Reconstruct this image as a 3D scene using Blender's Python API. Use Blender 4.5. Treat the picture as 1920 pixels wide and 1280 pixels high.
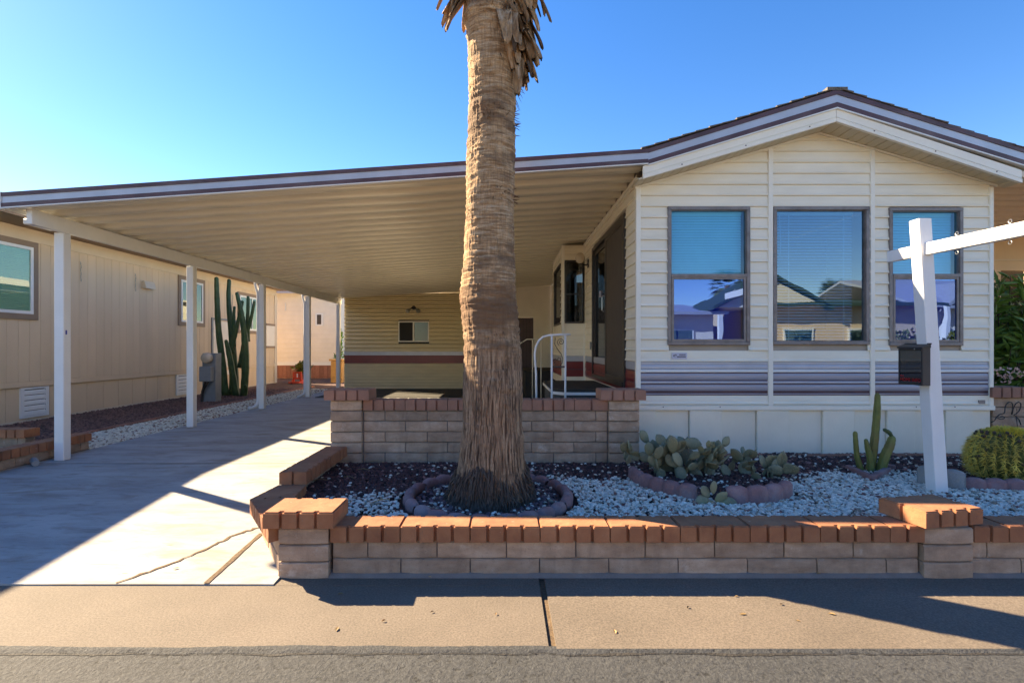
import bpy, bmesh, math, random
import numpy as np
from mathutils import Vector, Matrix
R = math.radians
# ------------------------------------------------------------------ clear, camera, sky, sun, exposure
for o in list(bpy.data.objects): bpy.data.objects.remove(o)
scene = bpy.context.scene
COL = scene.collection
F, U0, V0, HC = 970.0, 945.0, 650.0, 1.344        # focal length in photo pixels, vanishing point, eye height
cam_d = bpy.data.cameras.new('camera'); cam = bpy.data.objects.new('camera', cam_d); COL.objects.link(cam)
cam.location = (0, 0, HC); cam.rotation_euler = (R(90), 0, 0)
cam_d.sensor_width = 36; cam_d.lens = 36*F/1920
cam_d.shift_x = (960-U0)/1920; cam_d.shift_y = (V0-640)/1920
cam_d.clip_end = 3000; cam_d.clip_start = .05
scene.camera = cam

SUNV = Vector((-1.32, .73, 1.0)).normalized()      # towards the sun
SUN_EL = math.asin(SUNV.z); SUN_AZ = math.atan2(SUNV.x, SUNV.y)
world = bpy.data.worlds.new('World'); scene.world = world; world.use_nodes = True
nt = world.node_tree; bg = nt.nodes['Background']
sky = nt.nodes.new('ShaderNodeTexSky'); sky.sky_type = 'NISHITA'; sky.sun_disc = False
sky.sun_elevation = SUN_EL; sky.sun_rotation = SUN_AZ
sky.altitude = 400; sky.air_density = 1.0; sky.dust_density = .1; sky.ozone_density = 2.2
hsv = nt.nodes.new('ShaderNodeHueSaturation'); hsv.inputs['Hue'].default_value = .512; hsv.inputs['Saturation'].default_value = 1.36      # deep polarised blue, the same all over the sky
nt.links.new(sky.outputs[0], hsv.inputs['Color']); nt.links.new(hsv.outputs[0], bg.inputs[0]); bg.inputs[1].default_value = .071
sd = bpy.data.lights.new('sun', 'SUN'); sd.energy = 4.4; sd.angle = R(.53); sd.color = (1, .86, .66)
sun = bpy.data.objects.new('sun', sd); COL.objects.link(sun); sun.location = (-30, 17, 24)
sun.rotation_euler = (-SUNV).to_track_quat('-Z', 'Y').to_euler()
scene.view_settings.view_transform = 'Standard'; scene.view_settings.look = 'None'
scene.view_settings.gamma = 1; scene.view_settings.exposure = 2.2
scene.view_settings.use_white_balance = True; scene.view_settings.white_balance_temperature = 7800; scene.view_settings.white_balance_tint = 10      # camera balanced for open shade
scene.render.engine = 'CYCLES'
scene.cycles.max_bounces = 10; scene.cycles.transparent_max_bounces = 16; scene.cycles.glossy_bounces = 5
scene.cycles.caustics_reflective = False; scene.cycles.caustics_refractive = False

def px(u, Y): return (u-U0)*Y/F
def pz(v, Y): return HC-(v-V0)*Y/F

# ------------------------------------------------------------------ materials
M = {}
def rgb(h):
    return tuple(c for c in h)
def base(name):
    m = bpy.data.materials.new(name); m.use_nodes = True; M[name] = m
    n = m.node_tree.nodes; p = n['Principled BSDF']
    return m, n, m.node_tree.links, p
def nd(n, t, **kw):
    x = n.new(t)
    for k, v in kw.items():
        if k in ('operation', 'blend_type', 'data_type', 'feature', 'distance', 'noise_dimensions', 'attribute_name', 'interpolation'): setattr(x, k, v)
        else: x.inputs[k].default_value = v
    return x
def mixc(n, l, fac, a, b, mode='MIX'):
    x = n.new('ShaderNodeMix'); x.data_type = 'RGBA'; x.blend_type = mode
    for sock, val in ((x.inputs['Factor'], fac), (x.inputs['A'], a), (x.inputs['B'], b)):
        if hasattr(val, 'links') or isinstance(val, bpy.types.NodeSocket): l.new(val, sock)
        else: sock.default_value = val if not isinstance(val, tuple) else (*val[:3], 1)
    return x.outputs['Result']
def ramp(n, l, src, stops):
    r = n.new('ShaderNodeValToRGB'); l.new(src, r.inputs[0]); e = r.color_ramp.elements
    while len(e) < len(stops): e.new(.5)
    for k, (p, c) in enumerate(stops):
        e[k].position = p; e[k].color = (*c[:3], 1) if isinstance(c, tuple) else (c, c, c, 1)
    return r.outputs[0]
def pos(n, l, scale=(1, 1, 1)):
    g = n.new('ShaderNodeNewGeometry'); mp = n.new('ShaderNodeMapping'); mp.inputs['Scale'].default_value = scale
    l.new(g.outputs['Position'], mp.inputs['Vector']); return mp.outputs[0]
def noise(n, l, vec, scale, detail=4, rough=.55, dist=0):
    x = nd(n, 'ShaderNodeTexNoise', Scale=scale, Detail=detail, Roughness=rough, Distortion=dist); l.new(vec, x.inputs['Vector']); return x.outputs['Fac']
def bump(n, l, p, h, strength, dist=.01, prev=None):
    b = nd(n, 'ShaderNodeBump', Strength=strength, Distance=dist); l.new(h, b.inputs['Height'])
    if prev is not None: l.new(prev, b.inputs['Normal'])
    l.new(b.outputs[0], p.inputs['Normal']); return b.outputs[0]

def mat(name, col, rough=.55, var=.12, scale=4., tint=None, tfac=.5, bs=0., bscale=60., bdist=.004, orand=0., metallic=0., spec=.5, stretch=(1, 1, 1), fine=.06, fscale=120.):
    m, n, l, p = base(name)
    v = pos(n, l, stretch)
    f = noise(n, l, v, scale, 5)
    lo = tuple(c*(1-var) for c in col); hi = tuple(min(1, c*(1+var)) for c in col)
    c = ramp(n, l, f, [(.3, lo), (.7, hi)])
    if tint is not None:
        f2 = noise(n, l, v, scale*.43+.3, 6, .62)
        c = mixc(n, l, ramp(n, l, f2, [(.48, 0.), (.68, tfac)]), c, tint)
    if fine:
        f3 = noise(n, l, v, fscale, 3)
        c = mixc(n, l, 1., c, ramp(n, l, f3, [(.25, 1-fine*2), (.75, 1+0*fine)]), 'MULTIPLY')
    if orand:
        oi = n.new('ShaderNodeObjectInfo'); hs = n.new('ShaderNodeHueSaturation')
        mr = nd(n, 'ShaderNodeMapRange', **{'To Min': 1-orand, 'To Max': 1+orand}); l.new(oi.outputs['Random'], mr.inputs[0])
        l.new(mr.outputs[0], hs.inputs['Value']); l.new(c, hs.inputs['Color']); c = hs.outputs[0]
    l.new(c, p.inputs['Base Color'])
    p.inputs['Roughness'].default_value = rough; p.inputs['Metallic'].default_value = metallic
    p.inputs['Specular IOR Level'].default_value = spec
    if bs: bump(n, l, p, noise(n, l, v, bscale, 5), bs, bdist)
    return m

CREAM = (.88, .81, .665)
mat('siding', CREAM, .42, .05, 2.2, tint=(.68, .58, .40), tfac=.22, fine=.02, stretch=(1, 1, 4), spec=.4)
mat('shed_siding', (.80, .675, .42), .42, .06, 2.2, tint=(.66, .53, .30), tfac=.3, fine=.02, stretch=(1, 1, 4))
mat('cream_trim', (.87, .82, .71), .4, .04, 3, fine=.02, spec=.4)
mat('soffit', (.62, .53, .38), .5, .06, 3, fine=.02)
mat('skirting', (.85, .785, .65), .45, .06, 1.5, tint=(.60, .55, .45), tfac=.3, fine=.03)
mat('white_paint', (.80, .79, .77), .45, .04, 4, tint=(.62, .58, .52), tfac=.18, fine=.02)
mat('white_trim', (.78, .78, .76), .4, .03, 6, fine=.02)
mat('pan_white', (.80, .73, .57), .22, .06, 1.4, tint=(.60, .54, .42), tfac=.35, stretch=(.4, 2, 1), fine=.02, spec=.5)
mat('maroon', (.085, .035, .042), .45, .25, 5, tint=(.20, .15, .14), tfac=.35, fine=.03)
mat('red_stripe', (.20, .018, .022), .35, .12, 4, fine=.03)
mat('silver', (.46, .48, .54), .38, .08, 5, metallic=.25, fine=.03)
mat('lavender', (.33, .335, .40), .38, .10, 4, tint=(.40, .35, .37), tfac=.4, metallic=.2, fine=.03, stretch=(.5, 1, 3))
mat('dark_line', (.10, .05, .07), .5, .1, 4)
mat('bronze', (.035, .030, .028), .35, .15, 6, fine=.03)
mat('screen', (.085, .068, .055), .75, .10, 8, fine=.08, fscale=400)
mat('window_frame', (.24, .215, .21), .5, .15, 14, tint=(.12, .09, .08), tfac=.5, metallic=.3, fine=.08)
mat('blind', (.80, .82, .80), .5, .03, 6, fine=0)
mat('dark_inside', (.03, .028, .026), .8, .1, 3, fine=0)
mat('room_wall', (.40, .34, .28), .8, .1, 3, fine=0)
mat('shingle', (.15, .13, .115), .9, .25, 30, bs=.6, bscale=200, orand=.1)
mat('tan_wall', (.72, .545, .365), .65, .05, 2, tint=(.5, .38, .26), tfac=.2, fine=.03, stretch=(1, 1, .3), orand=.03)
mat('tan_trim', (.68, .56, .42), .55, .05, 3, fine=.03)
mat('brown_trim', (.27, .185, .125), .6, .06, 3, fine=.03)
mat('lap_wall', (.80, .73, .62), .6, .05, 3, fine=.02)
mat('grey_metal', (.20, .225, .25), .5, .1, 8, fine=.05)
mat('black_metal', (.018, .018, .02), .4, .15, 8)
mat('bare_metal', (.45, .45, .44), .35, .1, 10, metallic=.7)
mat('lamp_glass', (.60, .50, .38), .15, .05, 10)
mat('blue_tape', (.02, .04, .30), .5)
mat('paper', (.40, .54, .66), .6, .02)
mat('window_blue', (.14, .22, .26), .12, .05, 3, fine=0)
mat('sticker', (.55, .55, .66), .4, .03)
mat('ink', (.03, .025, .04), .5)
mat('sign_red', (.45, .01, .015), .35, .02, 4, fine=0)
mat('red_paint', (.55, .05, .02), .5, .1, 10)
mat('carpet', (.055, .052, .045), .95, .2, 8, fine=.2, fscale=300, bs=.5, bscale=400)
mat('step_carpet', (.10, .11, .115), .95, .2, 20, fine=.25, fscale=300, bs=.5, bscale=400)
mat('door_purple', (.105, .075, .085), .6, .1, 5)
mat('green_roof', (.035, .07, .045), .8, .2, 10)
mat('terracotta', (.34, .11, .06), .8, .15, 8)
mat('dry_leaf', (.38, .24, .10), .7, .3, 30, orand=.4)
mat('green_leaf_fallen', (.16, .16, .03), .6, .3, 30)
mat('scallop_red', (.30, .155, .15), .85, .14, 9, tint=(.42, .33, .33), tfac=.55, bs=.5, bscale=90, fine=.12, orand=.10)
mat('scallop_grey', (.30, .31, .30), .85, .14, 9, tint=(.2, .2, .2), tfac=.4, bs=.5, bscale=90, fine=.12)
mat('edging_brick', (.33, .14, .09), .85, .15, 12, bs=.5, bscale=120, fine=.12, orand=.15)
mat('pad', (.225, .225, .145), .5, .22, 6, tint=(.36, .29, .12), tfac=.65, fine=.1, fscale=60, orand=.22, spec=.35)
mat('cactus_green', (.055, .105, .040), .55, .22, 9, tint=(.13, .13, .05), tfac=.5, fine=.1, orand=.1, spec=.35)
mat('cactus_olive', (.17, .185, .05), .55, .22, 12, tint=(.20, .12, .05), tfac=.6, fine=.1, orand=.1, spec=.35)
mat('barrel_skin', (.13, .13, .03), .6, .3, 14, tint=(.22, .20, .03), tfac=.6)
mat('spine', (.85, .60, .12), .55, .35, 8, tint=(.36, .22, .06), tfac=.5)
mat('spine_crown', (.72, .56, .07), .5, .2, 8)
mat('fruit', (.07, .045, .03), .8, .3, 40)
mat('oleander', (.10, .19, .03), .45, .35, 6, spec=.4)
mat('hedge', (.09, .115, .022), .55, .4, 2, tint=(.30, .20, .03), tfac=.6, spec=.3)
mat('palm_frond', (.10, .13, .035), .55, .3, 3)
mat('boot', (.36, .20, .09), .8, .45, 14, tint=(.58, .46, .34), tfac=.8, bs=.6, bscale=40, fine=.15, stretch=(4, 4, 1), orand=.25)
mat('boot_dark', (.15, .085, .045), .85, .35, 8, bs=.5, bscale=40, orand=.2)
mat('soil', (.045, .022, .020), .95, .3, 20, bs=.8, bscale=120)
mat('root_fibre', (.075, .052, .040), .9, .4, 20, bs=.6, bscale=160, stretch=(3, 3, 1), orand=.2)
mat('mortar', (.22, .185, .165), .95, .15, 10, bs=.5, bscale=150)
mat('flower', (.75, .52, .45), .6, .1, 10)
mat('yellow_brick', (.55, .30, .10), .85, .15, 8, bs=.4)

# slump block: tan with drips and soot
m, n, l, p = base('block')
v = pos(n, l); vs = pos(n, l, (9, 9, 1.2)); vl = pos(n, l, (1.6, 1.6, 3.2))
c = ramp(n, l, noise(n, l, vl, 4.2, 6, .62), [(.26, (.33, .21, .14)), (.5, (.48, .325, .225)), (.74, (.60, .44, .325))])
c = mixc(n, l, ramp(n, l, noise(n, l, vs, 1.3, 5, .6), [(.5, 0.), (.72, .5)]), c, (.25, .175, .13))
c = mixc(n, l, ramp(n, l, noise(n, l, v, 38, 5, .7), [(.58, 0.), (.72, .45)]), c, (.22, .15, .115))
c = mixc(n, l, 1., c, ramp(n, l, noise(n, l, v, 260, 3), [(.25, .80), (.75, 1.)]), 'MULTIPLY')
c = mixc(n, l, ramp(n, l, noise(n, l, v, 7, 6, .7), [(.60, 0.), (.70, .45)]), c, (.62, .54, .46))
c = mixc(n, l, ramp(n, l, noise(n, l, v, 90, 4, .7), [(.64, 0.), (.70, .7)]), c, (.15, .10, .075))
oi = n.new('ShaderNodeObjectInfo'); hs = n.new('ShaderNodeHueSaturation'); mr = nd(n, 'ShaderNodeMapRange', **{'To Min': .80, 'To Max': 1.16})
l.new(oi.outputs['Random'], mr.inputs[0]); l.new(mr.outputs[0], hs.inputs['Value']); l.new(c, hs.inputs['Color']); l.new(hs.outputs[0], p.inputs['Base Color'])
p.inputs['Roughness'].default_value = .92
b0 = bump(n, l, p, noise(n, l, vl, 12, 6, .6), .45, .010); bump(n, l, p, noise(n, l, v, 190, 3), .45, .003, b0)
# red-orange cap block
m, n, l, p = base('cap')
v = pos(n, l)
c = ramp(n, l, noise(n, l, v, 5, 6, .62), [(.26, (.27, .105, .055)), (.5, (.38, .155, .075)), (.76, (.49, .225, .115))])
c = mixc(n, l, ramp(n, l, noise(n, l, v, 19, 5, .7), [(.60, 0.), (.74, .55)]), c, (.24, .11, .07))
c = mixc(n, l, ramp(n, l, noise(n, l, v, 27, 3, .5), [(.70, 0.), (.76, .5)]), c, (.62, .50, .42))
c = mixc(n, l, 1., c, ramp(n, l, noise(n, l, v, 300, 3), [(.25, .80), (.75, 1.)]), 'MULTIPLY')
oi = n.new('ShaderNodeObjectInfo'); hs = n.new('ShaderNodeHueSaturation'); mr = nd(n, 'ShaderNodeMapRange', **{'To Min': .86, 'To Max': 1.12})
l.new(oi.outputs['Random'], mr.inputs[0]); l.new(mr.outputs[0], hs.inputs['Value']); l.new(c, hs.inputs['Color']); l.new(hs.outputs[0], p.inputs['Base Color'])
p.inputs['Roughness'].default_value = .9
b0 = bump(n, l, p, noise(n, l, v, 22, 5, .6), .5, .010); bump(n, l, p, noise(n, l, v, 260, 3), .5, .002, b0)
# the pillar cap of the porch is pinker
mat('cap_pink', (.40, .20, .135), .9, .14, 6, tint=(.30, .14, .10), tfac=.5, bs=.5, bscale=160, fine=.1, orand=.08)
# prickly pear: areole dots on the pads
m = M['pad']; n = m.node_tree.nodes; l = m.node_tree.links; p = n['Principled BSDF']; src = p.inputs['Base Color'].links[0].from_socket
tc = n.new('ShaderNodeTexCoord'); vo = nd(n, 'ShaderNodeTexVoronoi', Scale=6.5, Randomness=.35); l.new(tc.outputs['Object'], vo.inputs['Vector'])
l.new(mixc(n, l, ramp(n, l, vo.outputs['Distance'], [(.10, .85), (.19, 0.)]), src, (.42, .33, .17)), p.inputs['Base Color'])
# driveway concrete, brushed and stained
m, n, l, p = base('driveway')
v = pos(n, l); vb = pos(n, l, (1, 3.2, 1))
c = ramp(n, l, noise(n, l, vb, 1.1, 7, .62), [(.3, (.28, .27, .255)), (.5, (.38, .37, .35)), (.7, (.47, .46, .435))])
c = mixc(n, l, ramp(n, l, noise(n, l, vb, 1.9, 6, .65, .6), [(.50, 0.), (.66, .65)]), c, (.25, .195, .145))
c = mixc(n, l, ramp(n, l, noise(n, l, vb, 5.5, 5, .7), [(.55, 0.), (.72, .7)]), c, (.20, .185, .17))
vo = nd(n, 'ShaderNodeTexVoronoi', Scale=2.6); l.new(vb, vo.inputs['Vector'])
c = mixc(n, l, ramp(n, l, vo.outputs['Distance'], [(.035, .75), (.075, 0.)]), c, (.10, .095, .09))
c = mixc(n, l, 1., c, ramp(n, l, noise(n, l, v, 220, 3), [(.25, .82), (.75, 1.)]), 'MULTIPLY')
l.new(c, p.inputs['Base Color']); p.inputs['Roughness'].default_value = .75
b0 = bump(n, l, p, noise(n, l, vb, 30, 5), .25, .006); bump(n, l, p, noise(n, l, v, 220, 3), .35, .002, b0)
# sidewalk concrete, warmer, fine exposed aggregate
m, n, l, p = base('sidewalk')
v = pos(n, l)
c = ramp(n, l, noise(n, l, v, 1.5, 6, .6), [(.3, (.140, .112, .086)), (.7, (.190, .152, .118))])
c = mixc(n, l, ramp(n, l, noise(n, l, v, 4.2, 6, .65), [(.56, 0.), (.75, .4)]), c, (.185, .14, .108))
c = mixc(n, l, 1., c, ramp(n, l, noise(n, l, v, 95, 6, .8), [(.40, .60), (.60, 1.12)]), 'MULTIPLY')
vo = nd(n, 'ShaderNodeTexVoronoi', Scale=14.); l.new(v, vo.inputs['Vector'])
c = mixc(n, l, ramp(n, l, vo.outputs['Distance'], [(.025, .6), (.06, 0.)]), c, (.14, .11, .09))
l.new(c, p.inputs['Base Color']); p.inputs['Roughness'].default_value = .85
b0 = bump(n, l, p, noise(n, l, v, 150, 4, .7), .55, .003); bump(n, l, p, noise(n, l, v, 12, 3), .2, .01, b0)
# asphalt: sealed, worn, coarse
m, n, l, p = base('asphalt')
v = pos(n, l)
c = ramp(n, l, noise(n, l, v, 2.5, 6, .6), [(.3, (.030, .032, .034)), (.7, (.044, .046, .049))])
c = mixc(n, l, ramp(n, l, noise(n, l, v, 70, 6, .8), [(.46, 0.), (.58, .9)]), c, (.068, .071, .074))
c = mixc(n, l, ramp(n, l, noise(n, l, v, 26, 5, .75), [(.36, .9), (.43, 0.)]), c, (.012, .012, .012))
l.new(c, p.inputs['Base Color']); p.inputs['Roughness'].default_value = .8
b0 = bump(n, l, p, noise(n, l, v, 26, 6, .72), 1., .016); bump(n, l, p, noise(n, l, v, 95, 4, .7), .8, .006, b0)
mat('tar', (.03, .027, .024), .8, .3, 20, bs=.8, bscale=90, bdist=.01)
mat('crack_dirt', (.13, .085, .05), .95, .4, 60, tint=(.25, .17, .09), tfac=.6, bs=1., bscale=150)
mat('ground_dirt', (.30, .22, .16), .95, .2, .5, tint=(.22, .14, .1), tfac=.5, bs=.6, bscale=30)
mat('red_ground', (.15, .080, .062), .95, .3, 6, bs=1., bscale=70, bdist=.02, fine=.3, fscale=60)
# pebbles: per-stone colour
m, n, l, p = base('pebble')
a = n.new('ShaderNodeAttribute'); a.attribute_name = 'stone'
c = mixc(n, l, 1., a.outputs['Color'], ramp(n, l, noise(n, l, pos(n, l), 90, 4), [(.25, .75), (.75, 1.05)]), 'MULTIPLY')
l.new(c, p.inputs['Base Color']); p.inputs['Roughness'].default_value = .8
# palm bark: vertical grain below, rings above, woven brown patches
m, n, l, p = base('bark')
g = n.new('ShaderNodeNewGeometry'); sx = n.new('ShaderNodeSeparateXYZ'); l.new(g.outputs['Position'], sx.inputs[0])
vv = pos(n, l, (26, 26, 1.6)); vh = pos(n, l, (7, 7, 62)); v = pos(n, l)
low = ramp(n, l, noise(n, l, vv, 2.4, 6, .65), [(.38, (.065, .038, .022)), (.5, (.25, .15, .090)), (.63, (.44, .29, .18))])
up = ramp(n, l, noise(n, l, vh, 1.1, 7, .68), [(.34, (.22, .108, .045)), (.5, (.46, .275, .14)), (.66, (.64, .45, .28))])
up = mixc(n, l, 1., up, ramp(n, l, noise(n, l, vv, 3.5, 6, .8), [(.30, .50), (.68, 1.22)]), 'MULTIPLY')
mz = nd(n, 'ShaderNodeMapRange', **{'From Min': 1.15, 'From Max': 1.75}); l.new(sx.outputs[2], mz.inputs[0])
c = mixc(n, l, mz.outputs[0], low, up)
pt = pos(n, l, (1.6, 1.6, 4.5))
c = mixc(n, l, ramp(n, l, noise(n, l, pt, 1.25, 6, .62), [(.52, 0.), (.62, .8)]), c, (.155, .085, .045))
bd = nd(n, 'ShaderNodeMath', operation='ABSOLUTE'); sb = nd(n, 'ShaderNodeMath', operation='SUBTRACT'); l.new(sx.outputs[2], sb.inputs[0]); sb.inputs[1].default_value = 1.62; l.new(sb.outputs[0], bd.inputs[0])
nb = noise(n, l, pt, 2.2, 5, .65); ad = nd(n, 'ShaderNodeMath', operation='MULTIPLY_ADD'); l.new(nb, ad.inputs[0]); ad.inputs[1].default_value = .5; l.new(bd.outputs[0], ad.inputs[2])
c = mixc(n, l, ramp(n, l, ad.outputs[0], [(.34, .85), (.46, 0.)]), c, (.165, .085, .042))
l.new(c, p.inputs['Base Color']); p.inputs['Roughness'].default_value = .88
b0 = bump(n, l, p, noise(n, l, vv, 3.2, 6, .65), .7, .012); b1 = bump(n, l, p, noise(n, l, vh, 2.2, 5, .7), .55, .008, b0); bump(n, l, p, noise(n, l, v, 110, 4, .7), .5, .004, b1)

def glass(name, tint, gtint, refl, rough=.0):
    m, n, l, p = base(name); n.remove(p)
    out = n['Material Output']; tr = n.new('ShaderNodeBsdfTransparent'); gl = n.new('ShaderNodeBsdfGlossy'); mx = n.new('ShaderNodeMixShader')
    tr.inputs[0].default_value = (*tint, 1); gl.inputs[0].default_value = (*gtint, 1); gl.inputs['Roughness'].default_value = rough
    fr = nd(n, 'ShaderNodeFresnel', IOR=1.5); mr = nd(n, 'ShaderNodeMapRange', **{'To Min': refl, 'To Max': 1.}); l.new(fr.outputs[0], mr.inputs[0])
    bf = n.new('ShaderNodeNewGeometry'); iv = nd(n, 'ShaderNodeMath', operation='SUBTRACT'); iv.inputs[0].default_value = 1.; l.new(bf.outputs['Backfacing'], iv.inputs[1]); ml = nd(n, 'ShaderNodeMath', operation='MULTIPLY'); l.new(mr.outputs[0], ml.inputs[0]); l.new(iv.outputs[0], ml.inputs[1]); l.new(ml.outputs[0], mx.inputs[0]); l.new(tr.outputs[0], mx.inputs[1]); l.new(gl.outputs[0], mx.inputs[2]); l.new(mx.outputs[0], out.inputs[0])
    # slight waviness of old panes
    bp = nd(n, 'ShaderNodeBump', Strength=.05, Distance=.02); l.new(noise(n, l, pos(n, l), 1.6, 2), bp.inputs['Height']); l.new(bp.outputs[0], gl.inputs['Normal'])
    return m
glass('glass_film', (.58, .90, 1.), (.6, .8, 1.), .06)
glass('glass_sash', (.20, .38, .80), (.26, .44, .95), .30)
glass('glass_plain', (.52, .76, .88), (.62, .78, .92), .17)
glass('glass_dark', (.35, .36, .36), (.7, .75, .8), .05)
glass('glass_smoke', (.22, .20, .20), (.9, .9, .9), .06)
glass('glass_green', (.70, .86, .78), (.9, 1., .95), .10)

# ------------------------------------------------------------------ builders
def link(o, parent=None):
    COL.objects.link(o)
    if parent is not None: o.parent = parent
    return o
def tag(o, label=None, cat=None, group=None, kind=None):
    if label: o['label'] = label
    if cat: o['category'] = cat
    if group: o['group'] = group
    if kind: o['kind'] = kind
    return o
def thing(name, label, cat, loc=(0, 0, 0), group=None):
    o = bpy.data.objects.new(name, None); COL.objects.link(o); o.location = loc; o.empty_display_size = .2
    return tag(o, label, cat, group)
class MB:
    def __init__(s): s.v = []; s.f = []
    def add(s, vs, fs):
        k = len(s.v); s.v += [tuple(a) for a in vs]; s.f += [tuple(i+k for i in f) for f in fs]; return s
    def box(s, a, b):
        (x0, y0, z0), (x1, y1, z1) = a, b
        x0, x1 = min(x0, x1), max(x0, x1); y0, y1 = min(y0, y1), max(y0, y1); z0, z1 = min(z0, z1), max(z0, z1)
        return s.add([(x0, y0, z0), (x1, y0, z0), (x1, y1, z0), (x0, y1, z0), (x0, y0, z1), (x1, y0, z1), (x1, y1, z1), (x0, y1, z1)],
                     [(0, 3, 2, 1), (4, 5, 6, 7), (0, 1, 5, 4), (1, 2, 6, 5), (2, 3, 7, 6), (3, 0, 4, 7)])
    def prism(s, poly, d):                     # closed polygon (3-D points) pushed by vector d
        n_ = len(poly); d = Vector(d); a = [Vector(q) for q in poly]; b = [q+d for q in a]
        nrm = Vector((0, 0, 0))
        for i in range(n_): nrm += a[i].cross(a[(i+1) % n_])
        fs = [tuple(range(n_)), tuple(range(2*n_-1, n_-1, -1))]+[(i, i+n_, (i+1) % n_+n_, (i+1) % n_) for i in range(n_)]
        if nrm.dot(d) > 0: fs = [tuple(reversed(f)) for f in fs]
        return s.add(a+b, fs)
    def loft(s, rings, cap=True):
        n_ = len(rings[0]); vs = [q for r in rings for q in r]; fs = []
        for k in range(len(rings)-1):
            for i in range(n_):
                j = (i+1) % n_; fs.append((k*n_+i, k*n_+j, (k+1)*n_+j, (k+1)*n_+i))
        if cap: fs += [tuple(range(n_-1, -1, -1)), tuple(range((len(rings)-1)*n_, len(rings)*n_))]
        return s.add(vs, fs)
    def tube(s, pts, r, seg=8, cap=True):
        pts = [Vector(q) for q in pts]; rs = r if isinstance(r, (list, tuple)) else [r]*len(pts); rings = []
        up = None
        for i, q in enumerate(pts):
            t = (pts[min(i+1, len(pts)-1)]-pts[max(i-1, 0)]).normalized()
            if up is None: up = Vector((0, 0, 1)) if abs(t.z) < .9 else Vector((1, 0, 0))
            sx = t.cross(up).normalized(); up = sx.cross(t).normalized()
            rings.append([q+(sx*math.cos(a)+up*math.sin(a))*rs[i] for a in [2*math.pi*k/seg for k in range(seg)]])
        return s.loft(rings, cap)
    def lathe(s, prof, seg=20, c=(0, 0, 0)):
        return s.loft([[(c[0]+r*math.cos(2*math.pi*k/seg), c[1]+r*math.sin(2*math.pi*k/seg), c[2]+z) for k in range(seg)] for r, z in prof])
    def mesh(s, name, m, smooth=False):
        me = bpy.data.meshes.new(name); me.from_pydata(s.v, [], s.f); me.materials.append(M[m])
        if smooth: me.polygons.foreach_set('use_smooth', [True]*len(me.polygons))
        me.update(); return me
    def build(s, name, m, parent=None, smooth=False, local=False):
        o = bpy.data.objects.new(name, s.mesh(name, m, smooth)); link(o, parent)
        if parent is not None and not local: o.matrix_parent_inverse = Matrix.Translation(-parent.location)
        return o
def place(name, me, parent, loc, rz=0, sc=(1, 1, 1), rot=None):
    o = bpy.data.objects.new(name, me); link(o, parent)
    o.location = Vector(loc)-(parent.location if parent is not None and parent.type == 'EMPTY' else Vector((0, 0, 0)))
    o.rotation_euler = rot if rot is not None else (0, 0, rz); o.scale = sc
    return o
def bevel_mesh(mb, name, m, w=.006, seg=1, smooth=False):
    bm = bmesh.new(); vs = [bm.verts.new(q) for q in mb.v]
    for f in mb.f: bm.faces.new([vs[i] for i in f])
    bmesh.ops.recalc_face_normals(bm, faces=bm.faces)
    es = [e for e in bm.edges if len(e.link_faces) == 2 and e.calc_face_angle(0) > .6]
    bmesh.ops.bevel(bm, geom=es, offset=w, segments=seg, affect='EDGES', clamp_overlap=True)
    me = bpy.data.meshes.new(name); bm.to_mesh(me); bm.free(); me.materials.append(M[m])
    if smooth: me.polygons.foreach_set('use_smooth', [True]*len(me.polygons))
    return me
def struct(name, mb, m, smooth=False):
    o = mb.build(name, m, None, smooth); o['kind'] = 'structure'; return o

# smooth value noise for numpy displacement
def vnoise(x, y, seed=0):
    rs = np.random.RandomState(seed); T = rs.rand(256, 256)
    xi = np.floor(x).astype(int); yi = np.floor(y).astype(int); fx = x-xi; fy = y-yi
    fx = fx*fx*(3-2*fx); fy = fy*fy*(3-2*fy)
    g = lambda a, b: T[a % 256, b % 256]
    return (g(xi, yi)*(1-fx)+g(xi+1, yi)*fx)*(1-fy)+(g(xi, yi+1)*(1-fx)+g(xi+1, yi+1)*fx)*fy
def np_mesh(name, V, Fc, m, smooth=False, attr=None):
    me = bpy.data.meshes.new(name); k = Fc.shape[1]
    me.vertices.add(len(V)); me.vertices.foreach_set('co', V.astype(np.float32).ravel())
    me.loops.add(Fc.size); me.loops.foreach_set('vertex_index', Fc.astype(np.int32).ravel())
    me.polygons.add(len(Fc)); me.polygons.foreach_set('loop_start', np.arange(0, Fc.size, k, dtype=np.int32))
    me.polygons.foreach_set('use_smooth', np.full(len(Fc), smooth))
    me.update(calc_edges=True)
    if attr is not None:
        a = me.attributes.new('stone', 'FLOAT_COLOR', 'POINT'); a.data.foreach_set('color', attr.astype(np.float32).ravel())
    me.materials.append(M[m]); return me
_t = (1+5**.5)/2
ICO_V = np.array([(-1, _t, 0), (1, _t, 0), (-1, -_t, 0), (1, -_t, 0), (0, -1, _t), (0, 1, _t), (0, -1, -_t), (0, 1, -_t), (_t, 0, -1), (_t, 0, 1), (-_t, 0, -1), (-_t, 0, 1)])/math.hypot(1, _t)
ICO_F = np.array([(0, 11, 5), (0, 5, 1), (0, 1, 7), (0, 7, 10), (0, 10, 11), (1, 5, 9), (5, 11, 4), (11, 10, 2), (10, 7, 6), (7, 1, 8), (3, 9, 4), (3, 4, 2), (3, 2, 6), (3, 6, 8), (3, 8, 9), (4, 9, 5), (2, 4, 11), (6, 2, 10), (8, 6, 7), (9, 8, 1)])
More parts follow.
